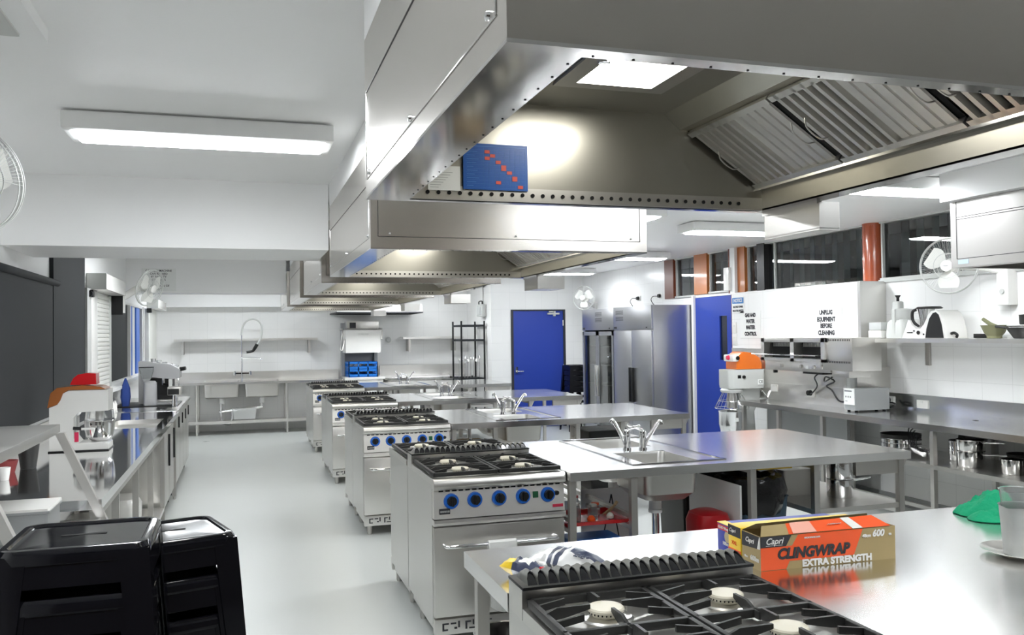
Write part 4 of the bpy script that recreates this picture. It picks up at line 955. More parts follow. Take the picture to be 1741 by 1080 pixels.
sock('white outlet with two switches, upper one at the casing corner', 5.6, 8.99, 1.70, .09, .13)
sock('white outlet at the casing corner, lower one beside the blue door', 5.6, 8.99, 1.56, .09, .13)
sock('white outlet on the steel splashback below the grill, without a plug', 5.585, 8.18, 1.03, .12, .075)
sock('white outlet with a black plug on the splashback below the grill', 5.585, 7.54, 1.015, .12, .08, True)
sock('white outlet with a black plug beside the grey box on the wall bench', 5.88, 6.76, .985, .13, .075, True)
sock('blank white outlet on the splashback right of the plugged one', 5.88, 6.34, .975, .13, .075)
sock('wall outlet with a plug above the steel refrigerator, left one', 5.9, 12.18, 2.19, .12, .08, True)
sock('wall outlet with a plug above the steel refrigerator, right one near the timber', 5.9, 11.46, 2.195, .08, .08, True)
for i, (y, l) in enumerate(((12.2, 'black lead hanging from the left outlet above the refrigerators'), (11.48, 'black lead hanging from the right outlet above the refrigerators'))):
    tag(MB().tube([(5.85, y, 2.19), (5.83, y+.1, 2.19), (5.83, y+.16, 2.14), (5.85, y+.1, 2.06)], .006, 6).build('power_lead', 'black'), l, 'cable')
tag(MB().box(5.80, 5.85, 9.44, 9.56, 2.17, 2.46, .01).build('intercom_unit', 'whitegloss'), 'white plastic unit on the column above the blue door', 'unit')

# salamander grill
o = thing('salamander_grill', 'double steel salamander grill hung on the white casing', 'grill', (5.4, 7.35, 1.25))
x0, x1, ya, yb, za, zb = 5.25, 5.59, 6.52, 7.93, 1.25, 1.585
m = MB(); m.box(x0+.02, x1, 6.52, ya+.42, za+.03, zb, .004); m.slab(x0, x1, ya+.34, yb, za+.10, zb, []) if 0 else None
m.box(x0, x1, ya+.36, yb, zb-.045, zb, .003).box(x0, x1, ya+.36, yb, za+.10, za+.13).box(x1-.02, x1, ya+.36, yb, za+.1, zb)
for yy in (ya+.36, 7.36, yb-.06): m.box(x0, x1, yy, yy+.06, za+.1, zb)
m.box(x0+.05, x1, ya+.35, yb, za, za+.10, .003)
m.build('housing', 'steel', o)
m = MB().box(x0+.10, x0+.11, ya+.42, 7.36, za+.13, zb-.045).box(x0+.10, x0+.11, 7.42, yb-.06, za+.13, zb-.045); m.build('firebox', 'darkslot', o)
for (p, q) in ((6.97, 7.34), (7.44, 7.85)):
    g = MB()
    for i in range(14): g.cyl((x0-.06, p+(q-p)*i/13, za+.165), (x0+.10, p+(q-p)*i/13, za+.165), .003, n=6)
    g.cyl((x0-.06, p-.02, za+.165), (x0-.06, q+.16, za+.165), .006).cyl((x0, p, za+.165), (x0, q, za+.165), .004)
    g.build('grill_rack', 'chrome', o)
    f = MB()
    for i in range(16): f.box(x0+.09, x0+.10, p+(q-p)*i/16, p+(q-p)*i/16+.008, zb-.09, zb-.05)
    f.build('burner_grid', 'steel_dull', o)
v = MB()
for i in range(16): v.box(x0+.018, x0+.02, 6.55+i*.024, 6.558+i*.024, zb-.03, zb-.012); v.box(x0+.018, x0+.02, 6.55+i*.024, 6.558+i*.024, za+.10, za+.118)
v.build('vent', 'darkslot', o)
for yy in (7.1, 7.3, 7.62, 6.98): MB().cyl((x0+.05, yy, za+.05), (x0+.03, yy, za+.05), .02, .018, 16).build('knob', 'steel_dull', o)
MB().box(x0+.06, x0+.3, 6.62, 6.86, za-.035, za+.03, .004).build('drip_drawer', 'steel', o)
MB().box(x0+.048, x0+.05, 7.2, 7.24, za+.03, za+.06).build('maker_plate', 'paper', o)
MB().box(x0+.06, x0+.2, 7.0, 7.3, za-.02, za-.001).box(x0+.06, x0+.1, 7.78, 7.80, za-.03, za).build('gas_fitting', 'black', o)
MB().tube([(x0+.1, 7.12, za-.02), (x0+.12, 7.2, za-.06), (5.52, 7.36, 1.10), (5.55, 7.48, 1.02), (5.55, 7.52, 1.015)], .007, 8).build('power_cord', 'black', o)
MB().tube([(x0+.1, 6.85, za-.01), (x0+.1, 6.95, za-.06), (x0+.12, 7.05, za-.09), (x0+.1, 7.0, za-.04), (x0+.12, 6.9, za-.08), (x0+.12, 7.02, za-.13), (5.4, 6.98, 1.08), (5.38, 6.86, .99), (5.38, 6.75, .985)], .008, 8).build('power_cord', 'black', o)
# small trough hung on the casing end
o = thing('knife_bath', 'pale plastic unit with wire handles at the end of the casing', 'dispenser', (5.6, 6.75, 1.1))
MB().box(5.42, 5.5, 6.74, 6.797, 1.11, 1.26, .01).build('unit_body', 'frost', o)
MB().tube([(5.42, 6.75, 1.24), (5.44, 6.72, 1.29), (5.5, 6.72, 1.30), (5.56, 6.72, 1.30), (5.6, 6.74, 1.28)], .006, 8).cyl((5.5, 6.72, 1.30), (5.5, 6.72, 1.33), .005).cyl((5.56, 6.72, 1.30), (5.56, 6.72, 1.33), .005).build('wire_handle', 'chrome', o)
tag(B(5.5, 5.9, 6.765, 6.799, 1.1, 1.30, .002).build('steel_plate', 'steel'), 'steel plate fixed across the end of the casing', 'plate')
# grey control box on the bench
o = thing('control_box', 'grey metal box with a white control face standing on the wall bench', 'appliance', (5.5, 6.65, .9))
MB().box(5.36, 5.74, 6.60, 6.755, .915, 1.115, .005).build('housing', 'grey', o)
for x, y in ((5.39, 6.63), (5.39, 6.73), (5.70, 6.63), (5.70, 6.73)): MB().cyl((x, y, .9), (x, y, .916), .014).build('foot', 'black', o)
MB().box(5.352, 5.36, 6.61, 6.75, .965, 1.115).build('control_face', 'paper', o)
m = MB().box(5.351, 5.352, 6.64, 6.74, 1.085, 1.097)
for yy in (6.72, 6.69, 6.66): m.box(5.351, 5.352, yy-.007, yy+.007, 1.03, 1.045)
m.box(5.351, 5.352, 6.70, 6.73, .995, 1.0); m.build('lettering', 'inkgrey', o)
MB().tube([(5.80, 6.72, .985), (5.78, 6.70, .95), (5.76, 6.62, .93), (5.79, 6.58, .96), (5.8, 6.66, .97), (5.78, 6.7, .94), (5.75, 6.64, .93), (5.74, 6.66, .95)], .008, 8).build('power_cord', 'black', o)

# planetary mixer standing at the end of the wall bench
mx = o = thing('planetary_mixer', 'tall grey floor mixer with an orange head at the end of the wall bench', 'mixer', (5.65, 9.0, 0))
c = (0, 0, 0)
def PX(m_): return m_
y0 = 9.0
MB().prism([(5.60, 1.235), (5.60, 1.31), (5.63, 1.39), (5.69, 1.43), (5.80, 1.415), (5.89, 1.36), (5.92, 1.30), (5.92, 1.235)], 'y', 8.82, 9.04).build('head_cover', 'orange', o)
MB().loops([(.23, .13, .06, 1.02), (.235, .135, .06, 1.06), (.235, .135, .06, 1.23)], (5.73, 8.93, 0)).build('gearbox', 'lightgrey', o)
MB().box(5.54, 5.62, 8.80, 9.0, 1.32, 1.40, .02).build('control_head', 'whitegloss', o)
MB().cyl((5.60, 8.80, 1.36), (5.60, 8.79, 1.36), .022).build('power_switch', 'black', o); MB().cyl((5.535, 8.88, 1.365), (5.515, 8.88, 1.365), .028, .024).cyl((5.555, 8.88, 1.365), (5.535, 8.88, 1.365), .014).build('stop_button', mat('pink_red_button', (.75, .03, .09), .4), o)
MB().box(5.595, 5.635, 8.792, 8.796, 1.135, 1.17).cyl((5.67, 8.795, 1.15), (5.67, 8.78, 1.15), .018).build('speed_control', 'black', o)
B(5.85, 5.92, 8.79, 8.795, 1.06, 1.12).build('rating_label', 'paper', o); text('CE', .045, 'ink', o, (5.885, 8.7895, 1.09), bold=.0005)
MB().lathe([(.11, 1.02), (.13, 1.0), (.12, .975), (.07, .97)], (5.60, 8.93, 0), 28).build('planetary_hub', 'lightgrey', o)
MB().cyl((5.60, 8.93, .80), (5.60, 8.93, .99), .06, .055, 20).build('attachment_shaft', 'steel_dull', o)
g = MB()
for i in range(22):
    a = 2*pi*i/22; g.cyl((5.60+.10*cos(a), 8.93+.10*sin(a), .975), (5.60+.19*cos(a), 8.93+.19*sin(a), .80), .0025, n=5)
for r, z_ in ((.10, .975), (.15, .88), (.19, .80)): g.tube([(5.60+r*cos(2*pi*i/28), 8.93+r*sin(2*pi*i/28), z_) for i in range(28)], .004, 6, closed=True)
g.build('bowl_guard', 'chrome', o)
MB().loops([(.09, .09, .03, 0), (.10, .09, .03, .3), (.08, .08, .03, .75), (.14, .11, .03, .92), (.16, .12, .05, 1.03)], (5.80, 8.98, 0)).build('column', 'lightgrey', o)
MB().lathe([(0, .48), (.08, .485), (.13, .53), (.148, .62), (.15, .755), (.156, .765), (.150, .768), (.144, .755), (.142, .62), (.1, .52), (0, .50)], (5.60, 8.93, 0), 36).build('mixing_bowl', 'chrome', o, fix=False)
B(5.545, 5.59, 8.782, 8.785, .66, .70).build('bowl_label', 'paper', o)
MB().tube([(5.45, 8.80, .10), (5.45, 8.80, .46), (5.48, 8.80, .52), (5.56, 8.82, .50)], .028, 12).build('bowl_arm', 'lightgrey', o)
MB().loops([(.28, .2, .05, 0), (.28, .2, .05, .06), (.12, .12, .05, .12)], (5.72, 8.98, 0)).build('base', 'lightgrey', o)
MB().tube([(5.89, 8.80, 1.0), (5.96, 8.76, .90), (5.98, 8.74, .88)], .008, 8).build('lift_lever', 'chrome', o)
mx.location = (5.285, 8.56, 0)

# pots on the wall bench's undershelf
z = .581
def pan(label, x, y, zz, r, h, hd, hl, m_='chrome', group=None, name='saucepan'):
    o = thing(name, label, name.replace('_', ' '), (x, y, zz), group=group); potm(o, (x, y, zz), r, h, m_, hd, hl); return o
for i, l in enumerate(('lowest', 'second', 'third', 'topmost')):
    o = thing('frying_pan', '%s of the four nested shallow steel pans at the back end of the undershelf' % l, 'frying pan', (5.52, 6.22, z+i*.03)); potm(o, (5.52, 6.22, z+i*.036+.0), .165, .05, 'chrome' if i < 3 else 'iron', (0, -1), .0)
    MB().tube([(5.52, 6.06, z+i*.036+.045), (5.50, 6.0, z+i*.036+.055), (5.54, 6.0, z+i*.036+.055), (5.55, 6.06, z+i*.036+.045)], .005, 6).build('handle', 'iron', o)
pan('large steel stockpot on the undershelf behind the bench post', 5.62, 5.62, z, .12, .16, (-.3, 1), 0, 'chrome', name='stock_pot')
pan('lower tall steel saucepan with two handles stacked at the middle of the undershelf', 5.42, 5.36, z, .10, .12, (.35, -1), .17, 'mirror')
pan('upper tall steel saucepan stacked at the middle of the undershelf', 5.42, 5.36, z+.122, .102, .085, (.45, -1), .15, 'mirror')
pan('steel saucepan on the undershelf left of the jugs', 5.42, 4.97, z, .082, .105, (1, -.2), .12, 'mirror')
pan('steel saucepan on the undershelf directly behind the measuring jugs', 5.42, 4.72, z, .088, .115, (1, -.2), .12, 'mirror')
for i, (x, y) in enumerate(((5.62, 5.08), (5.68, 4.80))):
    o = thing('saucepan', ['black saucepan behind the steel one on the undershelf', 'black saucepan farther right behind the steel ones'][i], 'saucepan', (x, y, z)); potm(o, (x, y, z), .10, .12, 'iron', (1, 0), .1)
o = thing('frying_pan', 'dark frying pan standing on edge against the wall on the undershelf', 'frying pan', (5.78, 5.72, z))
MB().lathe([(0, 0), (.11, 0), (.14, .04), (.143, .04), (.112, -.004), (0, -.004)], (0, 0, 0), 32).xf(Matrix.Translation((5.74, 5.62, z+.175)) @ Matrix.Rotation(radians(-74), 4, 'Y')).build('pan_body', 'iron', o, fix=False)
for i in range(5):
    o = thing('strainer', 'nested steel ladles with black hooked handles, number beside the post', 'ladle', (5.40, 5.78+i*.018, z), group='bunch of steel ladles beside the bench post'); o['label'] = 'steel ladle with a black hooked handle in the bunch beside the bench post'
    c = (5.36, 5.77+i*.022, z+.065+i*.006); MB().lathe([(0, -.045), (.03, -.036), (.05, -.005), (.052, 0), (.048, -.003), (.028, -.032), (0, -.04)], c, 20).build('bowl', 'chrome', o, fix=False)
    MB().tube([(c[0]-.02, c[1]+.04, c[2]), (c[0]-.02, c[1]+.07, c[2]+.05), (c[0], c[1]+.09, c[2]+.10+i*.01), (c[0], c[1]+.06, c[2]+.13+i*.01)], .005, 6).build('handle', 'black', o)

# ------------------------------------------------------------------ refrigerators
def fridge(label, y0, y1, glass):
    o = thing('refrigerator', label, 'refrigerator', (5.57, (y0+y1)/2, 0)); x0, x1, H = 5.25, 5.89, 2.03
    if glass:
        m = MB().box(x0+.03, x1, y0, y0+.04, .1, H).box(x0+.03, x1, y1-.04, y1, .1, H).box(x1-.04, x1, y0, y1, .1, H).box(x0+.03, x1, y0, y1, 1.70, H).box(x0+.03, x1, y0, y1, .1, .16)
        m.build('cabinet', 'fridge', o)
        MB().box(x1-.05, x1-.04, y0+.04, y1-.04, .16, 1.70).build('back_lining', 'grey', o)
        for zz in (.5, .85, 1.15, 1.45): MB().box(x0+.08, x1-.05, y0+.04, y1-.04, zz, zz+.012).build('shelf', 'lightgrey', o)
        ym = (y0+y1)/2
        for k, (a, b) in enumerate(((y0+.008, ym-.004), (ym+.004, y1-.008))):
            d = MB().slab(0, 1, 0, 1, 0, 1, []) if 0 else MB()
            d.box(x0, x0+.03, a, a+.06, .16, 1.68).box(x0, x0+.03, b-.06, b, .16, 1.68).box(x0, x0+.03, a, b, .16, .24).box(x0, x0+.03, a, b, 1.62, 1.68)
            dd = d.build('door', 'fridge', o); B(x0+.01, x0+.016, a+.05, b-.05, .23, 1.63).build('glass_pane', 'glass', dd)
            hy = b-.03 if k == 0 else a+.03; MB().box(x0-.035, x0, hy-.012, hy+.012, .68, 1.16, .004).build('handle', 'steel', dd)
    else:
        B(x0+.03, x1, y0, y1, .1, H, .004).build('cabinet', 'fridge', o)
        ym = (y0+y1)/2
        for k, (a, b) in enumerate(((y0+.006, ym-.003), (ym+.003, y1-.006))):
            dd = B(x0, x0+.03, a, b, .14, 1.685, .004).build('door', 'fridge', o)
            hy = b-.035 if k == 0 else a+.035; MB().box(x0-.035, x0, hy-.014, hy+.014, .68, 1.165, .004).build('handle', 'black', dd)
    B(x0+.0, x0+.03, y0, y1, 1.70, H, .004).build('top_fascia', 'fridge', o)
    v = MB()
    yv = y0+(y1-y0)*(.72 if not glass else .35)
    for zz in (1.83, 1.92):
        for i in range(5): v.box(x0-.001, x0+.001, yv, yv+.26, zz+i*.013, zz+i*.013+.006)
    v.build('vent', 'ink', o)
    MB().box(x0-.004, x0, y1-.12, y1-.03, 1.715, 1.745).box(x0-.004, x0, y0+.12, y0+.16, 1.72, 1.735).build('control_display', 'ink', o)
    for x in (x0+.07, x1-.07):
        for y in (y0+.07, y1-.07): MB().cyl((x, y, 0), (x, y, .1), .025).build('leg', 'black', o)
M['fridge'] = mat('fridge_steel', (.46, .465, .48), .3, 1, bump=.01, bscale=60, var=.06, vscale=1.5)
fridge('tall steel refrigerator with two solid doors and black handles', 10.49, 11.73, False)
fridge('tall steel refrigerator with two glass doors, in the corner', 11.735, 12.95, True)

# ------------------------------------------------------------------ black metal stools
def stool():
    o = thing('metal_stool', 'x', 'stool'); H = .76; s = .152; b = .20
    MB().loops([(s+.006, s+.006, .04, H-.034), (s+.007, s+.007, .04, H-.012), (s, s, .038, H-.001), (s-.004, s-.004, .036, H), (s-.014, s-.014, .03, H), (s-.018, s-.018, .028, H-.005), (s-.03, s-.03, .02, H-.0055), (.01, .01, .005, H-.0035)], n=6, cap0=False).build('seat', 'blackgloss', o, fix=False)
    MB().loops([(.05, .008, .007, H-.0032), (.048, .006, .006, H-.0028)], n=5).build('hand_slot', 'darkslot', o)
    k = (b-s)/(H-.03)
    def at(z): return s+.006+(H-.03-z)*k
    for sx in (-1, 1):
        for sy in (-1, 1):
            m = MB(); w0, w1, t = .066, .034, .0025
            zt, zb = H-.012, 0
            a, c_ = at(zt), at(zb)
            for ax in (0, 1):
                q = [(a, a-w0, zt), (a, a, zt), (c_, c_, zb), (c_, c_-w1, zb)]; r = [(a-t, a-w0, zt), (a-t, a-t, zt), (c_-t, c_-t, zb), (c_-t, c_-w1, zb)]
                f = (lambda p: (sx*p[0], sy*p[1], p[2])) if ax == 0 else (lambda p: (sx*p[1], sy*p[0], p[2]))
                m.hexa([f(p) for p in q], [f(p) for p in r])
            m.build('leg', 'blackgloss', o)
    for i, (ux, uy) in enumerate(((1, 0), (-1, 0), (0, 1), (0, -1))):
        def pl(z0, z1, inset):
            m = MB(); p0, p1 = at(z0)-inset, at(z1)-inset; q0, q1 = p0-.03, p1-.03; t = .004
            def P(d, w_, z): return (ux*d+abs(uy)*w_, uy*d+abs(ux)*w_, z)
            m.hexa([P(p0, -q0, z0), P(p0, q0, z0), P(p1, q1, z1), P(p1, -q1, z1)], [P(p0-t, -q0, z0), P(p0-t, q0, z0), P(p1-t, q1, z1), P(p1-t, -q1, z1)]); return m
        pl(H-.084, H-.02, .002).build('apron', 'blackgloss', o)
        pl(.30, .325, .006).build('footrest', 'blackgloss', o)
    return o
st = stool(); st['label'] = ''
stacks = [(-.363, 2.27, 1.2, 0, 'left', 'the front stack at the left edge', 5, .11), (-.213, 2.718, 1.1, radians(16), 'right', 'the front stack beside the aisle', 4, .1133), (5.42, 13.75, 1.12, radians(4), 'far', 'the far stack beside the blue door', 5, .090)]
fs_ = True
names = ['topmost', 'second from the top', 'third from the top', 'fourth from the top', 'fifth from the top', 'lowest']
for x, y, zt, rz, nm, l, n, dz in stacks:
    for k in range(n):
        z = zt-.76-k*dz
        lab = 'black metal stool, %s in %s' % (names[k] if k < n-1 else 'lowest', l)
        if fs_: q = st; q.location = (x, y, z); q.rotation_euler = (0, 0, rz); q['label'] = lab; q['group'] = nm+' stack of stools'; fs_ = False
        else: q = dup(st, lab, (x, y, max(z, 0)), rz, nm+' stack of stools')

# ------------------------------------------------------------------ left side
o = thing('wall_bench', 'stainless bench under the dark blind with the white mixer on it', 'workbench', (-1.03, 7.0, 0))
MB().slab(-1.415, -.645, 4.5, 9.62, .852, .9, [(-1.12, -.72, 7.95, 8.78)]).build('worktop', 'bench2', o)
MB().loops([(.20, .415, .02, .898), (.195, .41, .03, .86), (.18, .39, .04, .845)], (-.92, 8.365, 0), cap0=False).build('sink_basin', 'steel', o, fix=False)
MB().box(-1.418, -1.40, 4.5, 9.62, .9, 1.05).build('splashback', 'steel', o)
for y in (4.56, 5.28, 6.22, 7.17, 8.2, 9.55):
    for x in (-.685, -1.37): leg_sq(o, x, y, .852)
MB().box(-1.40, -.67, 4.56, 8.2, .14, .17).build('undershelf', 'steel', o)
MB().box(-.69, -.665, 4.56, 8.2, .80, .85).build('rail', 'steel_dull', o)
tag(MB().loops([(.14, .17, .05, 0), (.15, .18, .06, .3), (.12, .15, .05, .36)], (-.86, 6.72, .171)).build('storage_tub', 'whitegloss'), 'white rounded tub on the shelf below the left bench', 'tub')
tag(MB().loops([(.11, .14, .03, 0), (.12, .15, .03, .28)], (-.86, 5.7, .171)).build('storage_tub', 'frost'), 'cloudy plastic tub on the shelf below the near end of the left bench', 'tub')
tag(MB().loops([(.05, .035, .02, 0), (.05, .04, .02, .12), (.03, .02, .015, .15)], (-.66+.02, 8.45, .56)).build('cloth_bundle', 'green'), 'small green and white bundle hung at the left bench edge', 'cloth') if 0 else None
o = thing('undercounter_cabinet', 'steel cabinet on castors under the left bench beyond its shelf', 'cabinet', (-1.0, 8.9, 0))
MB().box(-1.38, -.70, 8.26, 9.48, .10, .83, .004).build('body', 'steel_v', o)
for k, (a, b) in enumerate(((8.28, 8.86), (8.88, 9.46))):
    d_ = B(-.70, -.682, a, b, .13, .80, .003).build('door', 'steel_dull', o); B(-.682, -.665, b-.06, b-.03, .45, .75, .003).build('handle', 'black', d_)
for x in (-1.3, -.74):
    for y in (8.33, 9.40): MB().cyl((x-.012, y, .045), (x+.012, y, .045), .045, n=20).cyl((x, y, .05), (x, y, .1), .012).build('castor', 'black', o)
o = thing('bench_cabinet', 'steel cupboard bench carrying the coffee machine', 'cabinet', (-1.0, 10.8, 0))
MB().box(-1.415, -.66, 9.68, 12.0, .862, .9, .002).build('worktop', 'bench', o)
MB().box(-1.38, -.70, 9.70, 11.95, .10, .862, .003).build('body', 'steel_v', o)
for k in range(4):
    a = 9.72+k*.56; d_ = B(-.70, -.68, a, a+.54, .13, .84, .003).build('door', 'steel', o); B(-.68, -.668, a+.40, a+.44, .68, .80, .003).build('handle', 'black', d_)
for x in (-1.3, -.74):
    for y in (9.8, 11.85): MB().cyl((x-.012, y, .045), (x+.012, y, .045), .045, n=20).cyl((x, y, .05), (x, y, .1), .012).build('castor', 'black', o)

# sloping-post overshelf and low bench next to the camera
o = thing('dish_rack_bench', 'low stainless bench with a raised shelf on slanted posts at the left edge', 'bench', (-1.0, 3.6, 0))
MB().box(-1.415, -.64, 2.9, 4.46, .785, .82, .002).build('worktop', 'bench', o)
MB().box(-1.415, -.825, 3.0, 4.52, 1.222, 1.262, .002).build('overshelf', 'steel', o)
for y in (4.47, 3.15): MB().hexa([(-.84, y, 1.225), (-.80, y, 1.225), (-.615, y, .80), (-.655, y, .80)], [(-.84, y+.035, 1.225), (-.80, y+.035, 1.225), (-.615, y+.035, .80), (-.655, y+.035, .80)]).build('slanted_post', 'steel_dull', o)
for x in (-1.37, -.69):
    for y in (2.96, 4.41): leg_sq(o, x, y, .785)
o = thing('counter_appliance', 'low white-topped grey box on the low bench at the left edge', 'appliance', (-1.05, 4.2, .82))
MB().loops([(.26, .13, .01, 0), (.26, .13, .01, .115), (.268, .138, .01, .118), (.268, .138, .01, .128)], (-1.04, 4.14, .8205)).build('housing', 'grey', o)
MB().loops([(.268, .138, .01, .128), (.266, .136, .01, .138)], (-1.04, 4.14, .8205)).build('lid', 'whitegloss', o)
M['darkred'] = mat('dull_red', (.22, .03, .03), .5)
for i, (x, y, r, h, m_, l) in enumerate(((-1.30, 5.6, .06, .07, 'darkred', 'dull red bowl at the back of the left bench under the raised shelf'), (-1.22, 5.75, .06, .14, 'iron', 'dark pot at the back of the left bench beside the mixer'), (-1.24, 5.30, .03, .07, 'whitegloss', 'small white cup on the left bench under the raised shelf'))):
    tag(MB().lathe([(0, 0), (r*.7, 0), (r, h), (r-.005, h), (r*.65, .01), (0, .01)], (x, y, .9005), 24).build(['bowl', 'pot', 'cup'][i], m_), l, ['bowl', 'pot', 'cup'][i])

# dark roller blind with its round rail
o = thing('roller_blind', 'dark grey blind covering the left wall with a rounded rail on top', 'blind', (-1.40, 5.2, 1.1))
B(-1.418, -1.395, 2.2, 7.375, 1.08, 2.08).build('blind_fabric', 'charcoal', o)
MB().cyl((-1.392, 2.2, 2.105), (-1.392, 7.53, 2.105), .026, n=20).build('rail', 'charcoal', o)
# shutter
o = thing('roller_shutter', 'white ribbed roller shutter beside the dark pillar', 'shutter', (-1.4, 9.8, 1.14))
m = MB()
for i in range(22): z_ = 1.142+i*.0445; m.prism([(-1.418, z_), (-1.400, z_+.003), (-1.394, z_+.022), (-1.400, z_+.042), (-1.418, z_+.0445)], 'y', 9.42, 10.32)
m.build('slats', 'shutter', o)
MB().box(-1.418, -1.38, 9.36, 9.42, 1.142, 2.13).box(-1.418, -1.38, 10.32, 10.36, 1.142, 2.13).build('guide_rail', 'lightgrey', o)
MB().box(-1.418, -1.24, 9.02, 10.42, 2.14, 2.29, .004).build('head_box', 'whitegloss', o)
B(-1.415, -1.24, 9.0, 9.02, 2.137, 2.293).build('end_cap', 'lightgrey', o)
MB().box(-1.41, -1.34, 8.9, 9.0, 2.06, 2.13, .01).cyl((-1.37, 8.9, 2.09), (-1.37, 8.86, 2.09), .03).build('winder_bracket', 'black', o)
tag(B(-1.418, -1.375, 8.985, 9.355, 1.142, 2.13, .002).build('shutter_panel', 'whitegloss'), 'bright white flat panel between the dark pillar and the ribbed shutter', 'panel')
o = thing('roller_shutter', 'second shutter box, small and grey, at the far end of the left windows', 'shutter', (-1.4, 15.1, 1.14))
MB().box(-1.418, -1.25, 14.42, 15.9, 2.135, 2.27, .004).build('head_box', 'whitegloss', o); B(-1.415, -1.25, 14.40, 14.42, 2.13, 2.272).build('end_cap', 'lightgrey', o)
B(-1.418, -1.40, 14.65, 15.8, 1.142, 2.13).build('slats', 'shutter', o)
MB().box(-1.41, -1.34, 14.3, 14.4, 2.06, 2.13, .01).build('winder_bracket', 'black', o)

# white bench mixer with orange top
o = thing('bench_mixer', 'white bench mixer with an orange back and steel bowl on the left bench', 'mixer', (-1.06, 6.6, .9))
ya, yb = 6.46, 6.72
MB().prism([(-1.25, .905), (-.885, .905), (-.885, .945), (-.93, .955), (-1.075, .955), (-1.10, .99), (-1.10, 1.13), (-1.07, 1.165), (-.885, 1.17), (-.885, 1.315), (-1.13, 1.315), (-1.165, 1.295), (-1.18, 1.25), (-1.20, 1.22), (-1.25, 1.20)], 'y', ya+.02, yb-.02).build('body', 'whitegloss', o)
MB().prism([(-1.26, 1.20), (-1.20, 1.222), (-1.18, 1.25), (-1.163, 1.297), (-1.13, 1.318), (-.90, 1.318), (-.93, 1.335), (-1.05, 1.348), (-1.20, 1.335), (-1.24, 1.30)], 'y', ya+.01, yb-.01).build('top_cover', 'copper', o)
MB().box(-1.255, -.88, ya, yb, .90, .908, .002).build('foot_gasket', 'black', o)
MB().box(-1.105, -1.09, ya+.04, ya+.10, .96, 1.14).build('bowl_lift', 'lightgrey', o)
MB().lathe([(0, .955), (.05, .957), (.085, .985), (.095, 1.03), (.097, 1.095), (.102, 1.10), (.094, 1.10), (.091, 1.03), (.08, .99), (0, .965)], (-.955, 6.59, 0), 36).build('mixing_bowl', 'chrome', o, fix=False)
g = MB().lathe([(.095, 1.102), (.09, 1.155), (.088, 1.168)], (-.955, 6.59, 0), 28); g.build('splash_guard', 'clear', o, fix=False)
MB().cyl((-.955, 6.59, 1.0), (-.955, 6.59, 1.17), .022, n=16).build('beater', 'steel', o)
B(-1.05, -.97, 6.455, 6.47, 1.045, 1.06).build('bowl_arm', 'whitegloss', o); MB().cyl((-1.10, 6.46, 1.06), (-1.05, 6.46, 1.055), .012).build('clamp_knob', 'black', o)
B(-1.095, -1.07, 6.475, 6.482, .965, 1.03).build('red_switch', mat('pink_red_switch', (.7, .03, .1), .4), o)
tag(MB().prism([(-1.13, 1.350), (-.965, 1.350), (-.968, 1.425), (-1.02, 1.43), (-1.08, 1.42), (-1.11, 1.395)], 'y', 6.52, 6.66).build('red_bowl', 'red'), 'glossy red plastic bowl upside down on top of the white mixer', 'bowl')

# coffee machine and grinder
tag(B(-1.36, -.70, 10.35, 11.05, .9005, .912, .003).build('rubber_mat', 'black'), 'black rubber mat under the coffee machine', 'mat')
o = thing('coffee_machine', 'silver coffee machine with a sloping head and cups on the left bench', 'coffee machine', (-.95, 10.85, .912))
M['silverpaint'] = mat('silver_paint', (.50, .50, .51), .35, .5)
MB().prism([(-1.14, .914), (-1.06, .914), (-1.03, 1.22), (-.78, 1.19), (-.70, 1.20), (-.70, 1.30), (-.80, 1.36), (-1.14, 1.40)], 'y', 10.66, 11.05).build('body', 'silverpaint', o)
MB().box(-1.06, -.78, 10.75, 11.05, .95, 1.20).build('back_panel', 'black', o)
MB().box(-1.06, -.74, 10.66, 11.05, .914, .955, .004).build('drip_tray', 'steel', o)
MB().box(-.82, -.78, 10.66, 10.72, 1.05, 1.19, .004).build('water_gauge', 'lightgrey', o)
MB().cyl((-.88, 10.78, 1.12), (-.88, 10.78, 1.20), .035).build('group_head', 'chrome', o); MB().cyl((-.88, 10.74, 1.13), (-.78, 10.68, 1.12), .014).build('portafilter_handle', 'black', o)
MB().tube([(-.72, 10.7, 1.2), (-.71, 10.69, 1.1), (-.74, 10.69, 1.0)], .006).build('steam_wand', 'chrome', o)
MB().cyl((-.70, 10.76, 1.30), (-.64, 10.74, 1.31), .025, .022).build('steam_knob', 'black', o)
o = thing('coffee_grinder', 'silver coffee grinder with a clear hopper in front of the coffee machine', 'grinder', (-1.02, 10.5, .912))
MB().loops([(.07, .08, .03, .0), (.07, .08, .03, .03), (.068, .075, .05, .25), (.05, .055, .04, .27)], (-1.0, 10.5, .912)).box(-.95, -.78, 10.44, 10.56, .913, .935, .004).build('body', 'silverpaint', o)
MB().lathe([(.035, .27), (.05, .30), (.075, .38), (.078, .42), (.074, .42), (.046, .30)], (-1.04, 10.5, .912), 24).build('hopper', 'clear', o, fix=False)
MB().cyl((-1.04, 10.5, 1.332), (-1.04, 10.5, 1.342), .08, n=24).build('hopper_lid', 'black', o)
for i in range(5):
    x = -1.0+i*.062; h = 1.375-.02*i+.0
    o = thing('coffee_cup', ['farthest left', 'second', 'third', 'fourth', 'rightmost'][i]+' cup of the row on top of the coffee machine', 'cup', (x, 10.86, h), group='cups on the coffee machine')
    MB().lathe([(0, 0), (.022, 0), (.03, .05), (.027, .05), (.02, .004), (0, .004)], (x, 10.86, h), 18).build('cup_body', 'chrome' if i in (0, 3) else 'clear', o, fix=False)
o = thing('card_reader', 'small black-fronted unit on a short stand at the bench edge by the coffee machine', 'terminal', (-.70, 10.3, .912))
